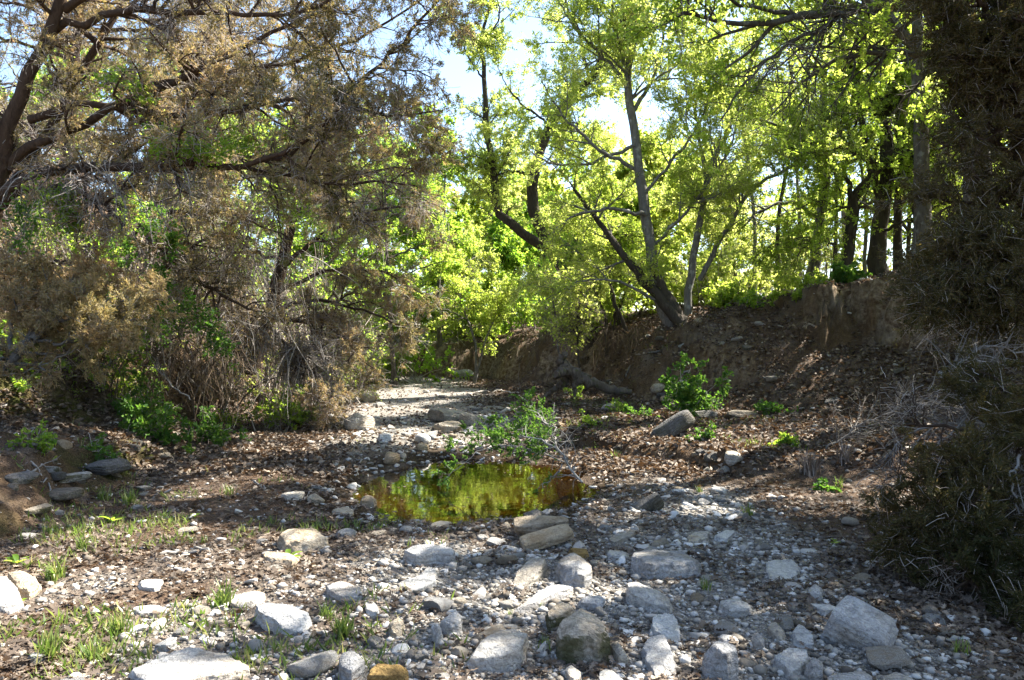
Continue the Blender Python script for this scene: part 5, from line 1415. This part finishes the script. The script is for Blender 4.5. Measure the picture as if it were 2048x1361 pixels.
def vine(pts, d0, d1, spread, n, label, seed, mat, strands=7, size=(.03, .055)):
    rng = np.random.default_rng(seed)
    base = PX(pts, d0, d1)
    root = empty("climbing_vine", tuple(base[0]), label, "vine")
    sp = spread / F * d0
    P = []
    for k in range(strands):
        q = [b + rng.normal(size=3) * sp * .45 for b in base]
        P.append(limb(q, .006, .002, 18, .8, rng)[0])
    P = np.array(P); Rr = np.repeat(np.linspace(.006, .002, 18)[None], strands, 0)
    A, AR = grow(rng, P, Rr, strands * 9, (.05, 1), (.15, .45), (30, 80), 6, .25, 0, -.05, .003)
    m = Mesh(); tubes(m, P, Rr, 4, rng.random(strands)); tubes(m, A, np.maximum(AR, .0014), 3, rng.random(len(A))); m.build("stem", TWIG, root)
    pos, tan, _ = along(rng, np.concatenate([A, A, P[:, ::3]]), n, (.1, 1))
    pos = pos + rng.normal(size=pos.shape) * .03
    m = Mesh(); leaves(m, rng, pos, unit(tan * .4 + rng.normal(size=pos.shape)), rng.uniform(size[0], size[1], n), rng.uniform(.55, .8, n), np.clip(rng.normal(.5, .3, n), 0, 1), .8, .12, True)
    m.build("foliage", mat, root)
vine([(215, 640), (222, 560), (230, 490), (250, 420), (262, 350)], 11.3, 10.6, 40, 2000, "green vine wrapping the dark leaning juniper stem", 811, GREEN)
vine([(310, 690), (320, 610), (290, 540), (270, 480), (300, 420)], 10.8, 10.2, 70, 2600, "bright green vine hanging beside the leaning stems", 812, BRIAR)
vine([(280, 260), (350, 270), (420, 300), (480, 285)], 8.9, 8.7, 35, 1300, "light green vine leaves above the long level limb", 813, GREEN)
vine([(80, 420), (110, 380), (140, 410), (150, 460)], 9.0, 9.2, 30, 800, "green vine under the arched limb at far left", 814, GREEN)
vine([(30, 500), (60, 450), (40, 400)], 9.4, 9.4, 30, 600, "green leaves at the left edge beside the trunk", 815, BRIAR)
vine([(350, 660), (400, 640), (460, 690), (440, 720)], 11.0, 10.8, 40, 1100, "green briar spray hanging right of the bank roots", 816, BRIAR)
vine([(520, 430), (570, 400), (640, 440)], 11.5, 11.8, 40, 700, "few light green leaves within the drooping juniper top", 817, GREEN)
vine([(190, 170), (240, 150), (300, 190)], 9.2, 9.0, 30, 500, "small light green leaves high among the juniper limbs", 818, GREEN)
for k, (px, py, h, w, lab) in enumerate([(1235, 830, 40, 50, "weeds among stones below the log"), (1290, 835, 36, 50, "yellow green weeds left of the dark tilted slab"), (1180, 850, 36, 50, "weeds on the edge of the cut bank"),
        (1415, 880, 34, 40, "weeds right of the dark tilted slab"), (1150, 800, 40, 30, "bright weed at the near end of the log"), (1330, 870, 24, 40, "weeds at the foot of the dark tilted slab"),
        (80, 900, 60, 80, "dark green weeds on the left ledge"), (190, 905, 50, 60, "grassy weeds behind the left ledge blocks"), (450, 850, 50, 60, "low weeds at the foot of the left bank"),
        (330, 840, 60, 60, "briar sprout under the left bank roots"), (1580, 890, 34, 50, "small green weeds beside pale chips on the right slope"), (1660, 985, 30, 40, "green weeds in the litter by the dark brush")]):
    bush(px, py, h, w, lab, 540 + k, TWIG, 8, (GREEN, BRIAR)[k % 2], 420, "weed", "weed", size=(.03, .055), droop=-.08)

def tuft(px, py, hpx, n, label, seed, name="grass_tuft", cat="grass", width=.006, mat=None, spread=.5, group=None):
    rng = np.random.default_rng(seed)
    g = G(px, py)
    h = hpx / F * g[1]
    root_p = g + rng.normal(size=(n, 3)) * h * spread * .35; root_p[:, 2] = height(root_p[:, 0], root_p[:, 1]) - .005
    a = rng.uniform(0, 6.28, n); lean = rng.uniform(.1, .8, n)
    out = np.stack([np.cos(a), np.sin(a), np.zeros(n)], -1)
    L = h * rng.uniform(.6, 1.25, n)
    K = 5; V = np.zeros((n, K, 2, 3))
    sd = np.stack([-np.sin(a), np.cos(a), np.zeros(n)], -1)
    for k in range(K):
        u = k / (K - 1)
        c = root_p + out * (L * lean * u ** 1.6)[:, None] + np.array([0, 0, 1.]) * (L * (u - .38 * lean * u * u))[:, None]
        w = width * h / .15 * (1 - u) ** .7 + .0004
        V[:, k, 0] = c - sd * w; V[:, k, 1] = c + sd * w
    i = np.arange(n)[:, None] * K * 2
    f = np.concatenate([i + np.array([[2 * k, 2 * k + 1, 2 * k + 3, 2 * k + 2]]) for k in range(K - 1)])
    m = Mesh(); m.add(V.reshape(-1, 3), f4=f, tint=np.repeat(np.clip(rng.normal(.45, .28, n), 0, 1), K * 2))
    o = m.build(name, mat or GRASS, origin=tuple(g))
    return tag(o, label, cat, group)
for k, (px, py, h, n, lab) in enumerate([
        (685, 1275, 55, 60, "grass tuft between the bright white boulder and the grey angular stone"), (650, 1240, 40, 34, "small grass tuft above the angular grey stone"), (1305, 1140, 26, 12, "green sprout in front of the broad grey slab"),
        (1335, 1158, 18, 14, "tiny grass tuft under the broad grey slab"), (1410, 1180, 26, 26, "grass tuft right of the broad grey slab"), (1498, 1035, 30, 30, "bright grass tuft at the edge of gravel and litter"),
        (1680, 975, 26, 26, "grass tuft in the dark litter on the right"), (95, 1320, 60, 60, "dense grass at the bottom left corner"), (180, 1330, 50, 50, "grass clump left of the large flat slab"), (235, 1270, 45, 50, "dark grass clump behind the large flat slab"),
        (110, 1160, 50, 50, "grass clump right of the beige left edge boulder"), (160, 1100, 36, 30, "short grass below the mossy ledge"), (445, 1215, 55, 40, "tall grass left of the flat sunlit stone"), (1090, 1300, 30, 24, "tiny green plant right of the oval boulder"),
        (1080, 1215, 20, 20, "small grass at the foot of the mossy boulder"), (1020, 1230, 14, 14, "grass sprig on the gravel above the oval boulder"), (260, 1010, 36, 40, "grass under the left ledge"), (210, 1000, 30, 30, "grass at the moss of the left ledge"),
        (460, 990, 24, 24, "grass sprig in the left litter"), (1230, 920, 22, 20, "grass sprig on the cut bank"), (1920, 1310, 36, 30, "green plant among pale stones at the lower right"), (1400, 985, 18, 16, "small grass on the right slope gravel")]):
    tuft(px, py, h, n, lab, 700 + k)
tuft(1620, 950, 50, 120, "dry drooping bunch grass on the right slope", 760, width=.003, mat=TWIG, spread=.4)
tuft(1690, 930, 46, 90, "second dry bunch grass nearer the dark brush", 761, width=.003, mat=TWIG, spread=.4)

def rosette(px, py, wpx, label, seed, n=7):
    rng = np.random.default_rng(seed); g = G(px, py); L = wpx / F * g[1]
    m = Mesh()
    for k in range(n):
        a = 6.28 * k / n + rng.normal() * .25; l = L * rng.uniform(.4, .62); e = rng.uniform(.35, 1.0)
        d = np.array([math.cos(a), math.sin(a), 0]); s = np.array([-math.sin(a), math.cos(a), 0])
        V = []
        for i in range(7):
            u = i / 6; w = l * .17 * math.sin(math.pi * min(1, u * .92 + .08)) ** .8
            c = g + d * l * u * math.cos(e * .6) + np.array([0, 0, l * (e * u - .55 * e * u * u) + .01])
            V += [c - s * w + [0, 0, w * .45], c, c + s * w + [0, 0, w * .45]]
        f = [[3 * i + j, 3 * i + j + 1, 3 * i + j + 4, 3 * i + j + 3] for i in range(6) for j in (0, 1)]
        m.add(V, f4=f, tint=rng.uniform(.3, .9))
    return tag(m.build("broadleaf_plant", GREEN, origin=tuple(g), smooth=True), label, "plant")
rosette(575, 1122, 70, "broad leaved green rosette growing on the low beige slab", 801)
rosette(225, 1045, 60, "broad leaved plant below the left ledge", 802, 6)
rosette(35, 1130, 60, "broad leaved plant at the left edge above the boulders", 803, 6)
rosette(30, 1215, 50, "broad leaved plant under the white left edge boulder", 804, 5)
rosette(1672, 1090, 30, "small bright leaved plant in the dark litter at right", 805, 5)
rosette(390, 1035, 26, "small round leaved plant in the left litter", 806, 5)

def grass():
    rng = np.random.default_rng(33)
    n = 6500
    y = 3.6 + rng.beta(1.2, 2.0, n) * 9; x = rng.uniform(-.68, -.02, n) * y
    p = xy2(x, y)
    den = sstep(-.02, .45, fbm(p * 1.6, 88, 3)) * sstep(-.2, -1.3, x + .35 * fbm(p, 89, 2)) * np.where(y > 7.5, .45, 1)
    k = rng.random(n) < den * (1 - .5 * gravel_amount(x, y))
    x, y = x[k], y[k]
    n2 = 2600
    y2 = rng.uniform(9.5, 16.5, n2); x2 = lerp_line(y2, RIGHT_CUT) + rng.uniform(0, 3.2, n2)
    k = rng.random(n2) < sstep(-.1, .4, fbm(xy2(x2, y2) * 1.4, 95, 3))
    x, y = np.concatenate([x, x2[k]]), np.concatenate([y, y2[k]])
    feet = np.array(FOOT)
    ok = np.ones(len(x), bool)
    for a, b, c in feet: ok &= (x - a) ** 2 + (y - b) ** 2 > (c * .8) ** 2
    x, y = x[ok], y[ok]; n = len(x)
    x = np.repeat(x, 4) + rng.normal(size=n * 4) * .02; y = np.repeat(y, 4) + rng.normal(size=n * 4) * .02; n *= 4
    pos = np.stack([x, y, height(x, y) - .004], -1)
    d = unit(np.stack([rng.normal(size=n) * .55, rng.normal(size=n) * .55, np.full(n, .9)], -1))
    m = Mesh(); leaves(m, rng, pos, d, rng.uniform(.03, .11, n), rng.uniform(.06, .16, n), np.clip(rng.normal(.5, .28, n), 0, 1), .1, .03)
    tag(m.build("grass", GRASS), "thin spring grass growing through the dead leaves on both sides", "grass", kind="stuff")
grass()

# ------------------------------------------------------------------ the fallen leafy bough over the pool, the log, sticks
def bough():
    rng = np.random.default_rng(900)
    g = G(1112, 905)
    root = empty("fallen_bough", tuple(g), "leafy green bough fallen across the far side of the pool with bleached ends", "branch")
    mains = [(PX([(1165, 965), (1140, 935), (1115, 900), (1080, 880), (1020, 868), (960, 882), (915, 890)], 8.6, 9.4), .013, .004), (PX([(1120, 905), (1110, 860), (1085, 838), (1050, 835), (1010, 850)], 9.2, 10.0), .012, .004),
             (PX([(1118, 905), (1060, 862), (990, 850), (940, 865)], 9.2, 9.8), .011, .004), (PX([(1130, 925), (1060, 900), (1000, 885), (950, 912), (890, 955)], 9.0, 8.9), .010, .003),
             (PX([(1108, 870), (1070, 820), (1040, 790)], 9.6, 10.4), .009, .003), (PX([(1125, 930), (1110, 950), (1085, 975)], 8.8, 8.6), .007, .003)]
    PP, RR = zip(*[limb(p, a, b, 18, .5, rng) for p, a, b in mains])
    PP, RR = np.array(PP), np.array(RR)
    m = Mesh(); tubes(m, PP, RR, 6, .6 + .4 * rng.random(len(PP))); m.build("limb", DEAD, root, True)
    A, AR = grow(rng, PP, RR, 110, (.1, 1), (.14, .36), (25, 70), 6, .2, 0, 0, .006)
    B, BR = grow(rng, A, AR, 420, (.1, 1), (.08, .22), (25, 70), 4, .2, 0, 0, .003)
    m = Mesh(); tubes(m, A, np.maximum(AR, .002), 4, .3 + .6 * rng.random(len(A))); tubes(m, B, np.maximum(BR, .0014), 3, rng.random(len(B))); m.build("twig", DEAD, root)["kind"] = "stuff"
    pos, tan, _ = along(rng, B, 13000, (.1, 1))
    px = pos[:, 0] / pos[:, 1] * F + 1024
    k = px < 1095 + rng.normal(size=len(px)) * 14
    pos, tan = pos[k], tan[k]
    n = len(pos)
    m = Mesh(); leaves(m, rng, pos, unit(tan * .6 + rng.normal(size=pos.shape) * .7), rng.uniform(.018, .034, n), rng.uniform(.5, .75, n), np.clip(rng.normal(.5, .28, n), 0, 1), .8, .1)
    m.build("foliage", BRIAR, root)
    # the bare forked end with its tangle
    E, ER = grow(rng, PP[[0, 1]], RR[[0, 1]], 30, (0, .35), (.2, .5), (15, 60), 8, .25, -.1, -.06, .006, .4)
    m = Mesh(); tubes(m, E, np.maximum(ER, .002), 4, .6 + .4 * rng.random(len(E))); m.build("bare_end", DEAD, root)
bough()

def log():
    rng = np.random.default_rng(910)
    g = G(1180, 790)
    d = 15.7
    g = W(1180, 795, d)
    root = empty("fallen_log", tuple(g), "grey broken log with a hollow snout leaning on stones on the right terrace", "log")
    def fat(name, pts, r0, r1, d0, d1, power=1.0, s=14):
        P, R = limb(PX(pts, d0, d1), r0, r1, 20, .12, rng, power)
        m = Mesh(); tubes(m, P, R, s, rough=.22, seed=7)
        for ringi, pt, flip in ((0, P[0], 1), (19, P[-1], 0)):                  # sunken broken ends
            k = m.n; v = np.concatenate(m.v)[ringi * s:(ringi + 1) * s]
            inner = pt + (v - pt) * .62 + (P[1] - P[0]) * (.7 if ringi == 0 else -.3)
            m.add(np.vstack([v, inner, inner.mean(0)[None] + (P[1] - P[0]) * (1.6 if ringi == 0 else -.3)]), f4=[[i, (i + 1) % s, s + (i + 1) % s, s + i] for i in range(s)], f3=[[s + i, s + (i + 1) % s, 2 * s] for i in range(s)])
        m.build(name, BARK['log'], root, True)
    fat("trunk", [(1122, 732), (1140, 748), (1170, 762), (1205, 772), (1240, 784), (1265, 782)], .165, .06, d - .3, d - .1, .8)
    fat("broken_stub", [(1128, 738), (1120, 722), (1130, 708)], .11, .05, d - .3, d - .4)
    fat("snout", [(1135, 742), (1122, 745), (1112, 752)], .10, .07, d - .35, d - .7)
    fat("prop_limb", [(1136, 752), (1124, 768), (1108, 780), (1090, 793)], .085, .035, d - .2, d - .1)
    fat("branch_stub", [(1150, 750), (1148, 775), (1150, 795)], .06, .03, d - .3, d - .3)
log()

def stick(pts, r, label, seed, lift=.012, mat=None, forks=2, name="fallen_stick"):
    rng = np.random.default_rng(seed)
    P3 = []
    for p in pts:
        g = G(p[0], p[1]); g[2] += lift + (p[2] if len(p) > 2 else 0); P3.append(g)
    P, R = limb(P3, r, r * .5, 18, .5, rng)
    root_o = tuple(P[0])
    m = Mesh(); tubes(m, P, R, 6, [.8], rough=.1)
    if forks:
        L = np.linalg.norm(P[-1] - P[0])
        A, AR = grow(rng, P[None], R[None], forks, (.2, .9), (.12 * L, .35 * L), (20, 55), 6, .2, .05, 0, r * .6)
        tubes(m, A, AR, 5, np.full(forks, .7))
    return tag(m.build(name, mat or DEAD, origin=root_o, smooth=True), label, "stick")
stick([(320, 1112), (365, 1106), (430, 1112), (478, 1104)], .012, "long pale stick lying in the sunlit litter, lower of a pair", 921)
stick([(350, 1108), (385, 1101), (420, 1104), (455, 1108)], .009, "shorter pale stick just above the long pale one", 922, forks=1)
stick([(330, 1126), (380, 1121)], .008, "short dark stick below the pale pair", 923, mat=TWIG, forks=0)
stick([(712, 948), (718, 925), (700, 910), (680, 900)], .016, "forked bleached stick at the left pool edge", 924, forks=3)
stick([(660, 885), (690, 903), (715, 925)], .010, "thin bleached stick leading to the forked one", 925)
stick([(508, 965), (525, 975), (535, 985)], .010, "short curved stick in the left litter", 926, forks=0)
stick([(600, 1005), (625, 985), (660, 985)], .007, "thin arched stick beside the upright beige stone", 927, forks=1)
stick([(990, 1105), (1005, 1090), (1015, 1065)], .006, "thin curved twig left of the leaning slabs", 928, forks=3)
stick([(985, 1100), (1012, 1085), (1018, 1070)], .005, "second thin twig left of the leaning slabs", 929, forks=1)
stick([(440, 850), (520, 860), (600, 880), (690, 895)], .014, "long grey branch at the foot of the left bank", 930, forks=5)
stick([(500, 830), (560, 850), (640, 870)], .012, "grey branch lying above the long one by the left bank", 931, forks=4)
stick([(50, 950), (90, 935), (130, 930)], .012, "pale stick on the left ledge", 932, forks=1)
stick([(60, 925), (85, 960), (100, 1010)], .010, "thin stick hanging down the left ledge", 933, forks=1)
stick([(1600, 1105), (1640, 1080), (1690, 1075)], .006, "thin twig in the litter behind the trapezoid slab", 934, forks=1)
stick([(940, 790), (990, 784), (1050, 790), (1090, 800)], .03, "dark root lying across the far creek bed", 935, mat=TWIG, forks=3)
stick([(690, 1030), (705, 1020), (725, 1012)], .006, "thin pale twig at the near left of the pool", 936, forks=1)
stick([(1060, 985), (1085, 972)], .008, "short stick lying in the shallow edge of the pool", 937, forks=0, lift=.1)

def dead_branch(pts, d0, d1, r, label, seed, n1=30, n2=120, mat=None):
    rng = np.random.default_rng(seed)
    P, R = limb(PX(pts, d0, d1), r, r * .35, 18, .4, rng)
    root = empty("dead_branch", tuple(P[0]), label, "branch")
    m = Mesh(); tubes(m, P, R, 7, [.75], rough=.1); m.build("limb", mat or DEAD, root, True)
    A, AR = grow(rng, P[None], R[None], n1, (.1, 1), (.25, .8), (20, 65), 7, .2, 0, -.03, r * .5)
    B, BR = grow(rng, A, AR, n2, (.1, 1), (.1, .4), (20, 70), 5, .25, 0, -.03, .004)
    m = Mesh(); tubes(m, A, np.maximum(AR, .002), 5, .3 + .7 * rng.random(n1)); tubes(m, B, np.maximum(BR, .0014), 3, rng.random(n2)); m.build("twig", mat or DEAD, root)["kind"] = "stuff"
dead_branch([(1880, 745), (1920, 800), (1960, 850), (2030, 900), (2110, 960)], 6.6, 5.8, .022, "bleached dead branch slanting down at the right edge", 941, 40, 200)
dead_branch([(2110, 830), (2020, 805), (1950, 770), (1890, 740), (1960, 690), (2080, 710)], 6.6, 7.0, .016, "grey dead branch arching above the bleached one", 942, 40, 200)
dead_branch([(2120, 860), (1990, 850), (1890, 850), (1790, 880), (1770, 920)], 6.3, 6.6, .014, "thin grey dead branch reaching left over the litter", 943, 40, 220)
dead_branch([(2040, 910), (2020, 960), (2035, 1020), (2070, 1080)], 5.0, 4.9, .009, "curved bluish dead branch at the right edge", 944, 20, 80)
dead_branch([(1650, 900), (1720, 850), (1800, 815), (1900, 800)], 9.6, 9.0, .012, "spread of thin grey dead twigs on the leafy right slope", 945, 60, 320)
dead_branch([(1950, 1140), (1930, 1080), (1900, 1050), (1880, 1020)], 5.0, 5.2, .009, "thin grey branch within the dark brush", 946, 16, 60)
dead_branch([(2060, 640), (1960, 630), (1880, 660), (1850, 680)], 8.2, 8.4, .014, "grey twiggy dead branch below the right juniper", 947, 40, 240)
dead_branch([(0, 752), (70, 738), (180, 682), (240, 684)], 9.0, 9.4, .010, "bare grey branch crossing the dark hollow at the left edge", 948, 14, 40)
dead_branch([(380, 800), (330, 760), (290, 700), (300, 640)], 11.4, 11.8, .012, "upright dead stem in front of the left bank roots", 949, 20, 90)
dead_branch([(640, 820), (660, 760), (640, 690), (600, 650)], 13.2, 13.6, .014, "dead bough under the drooping juniper", 950, 40, 260)
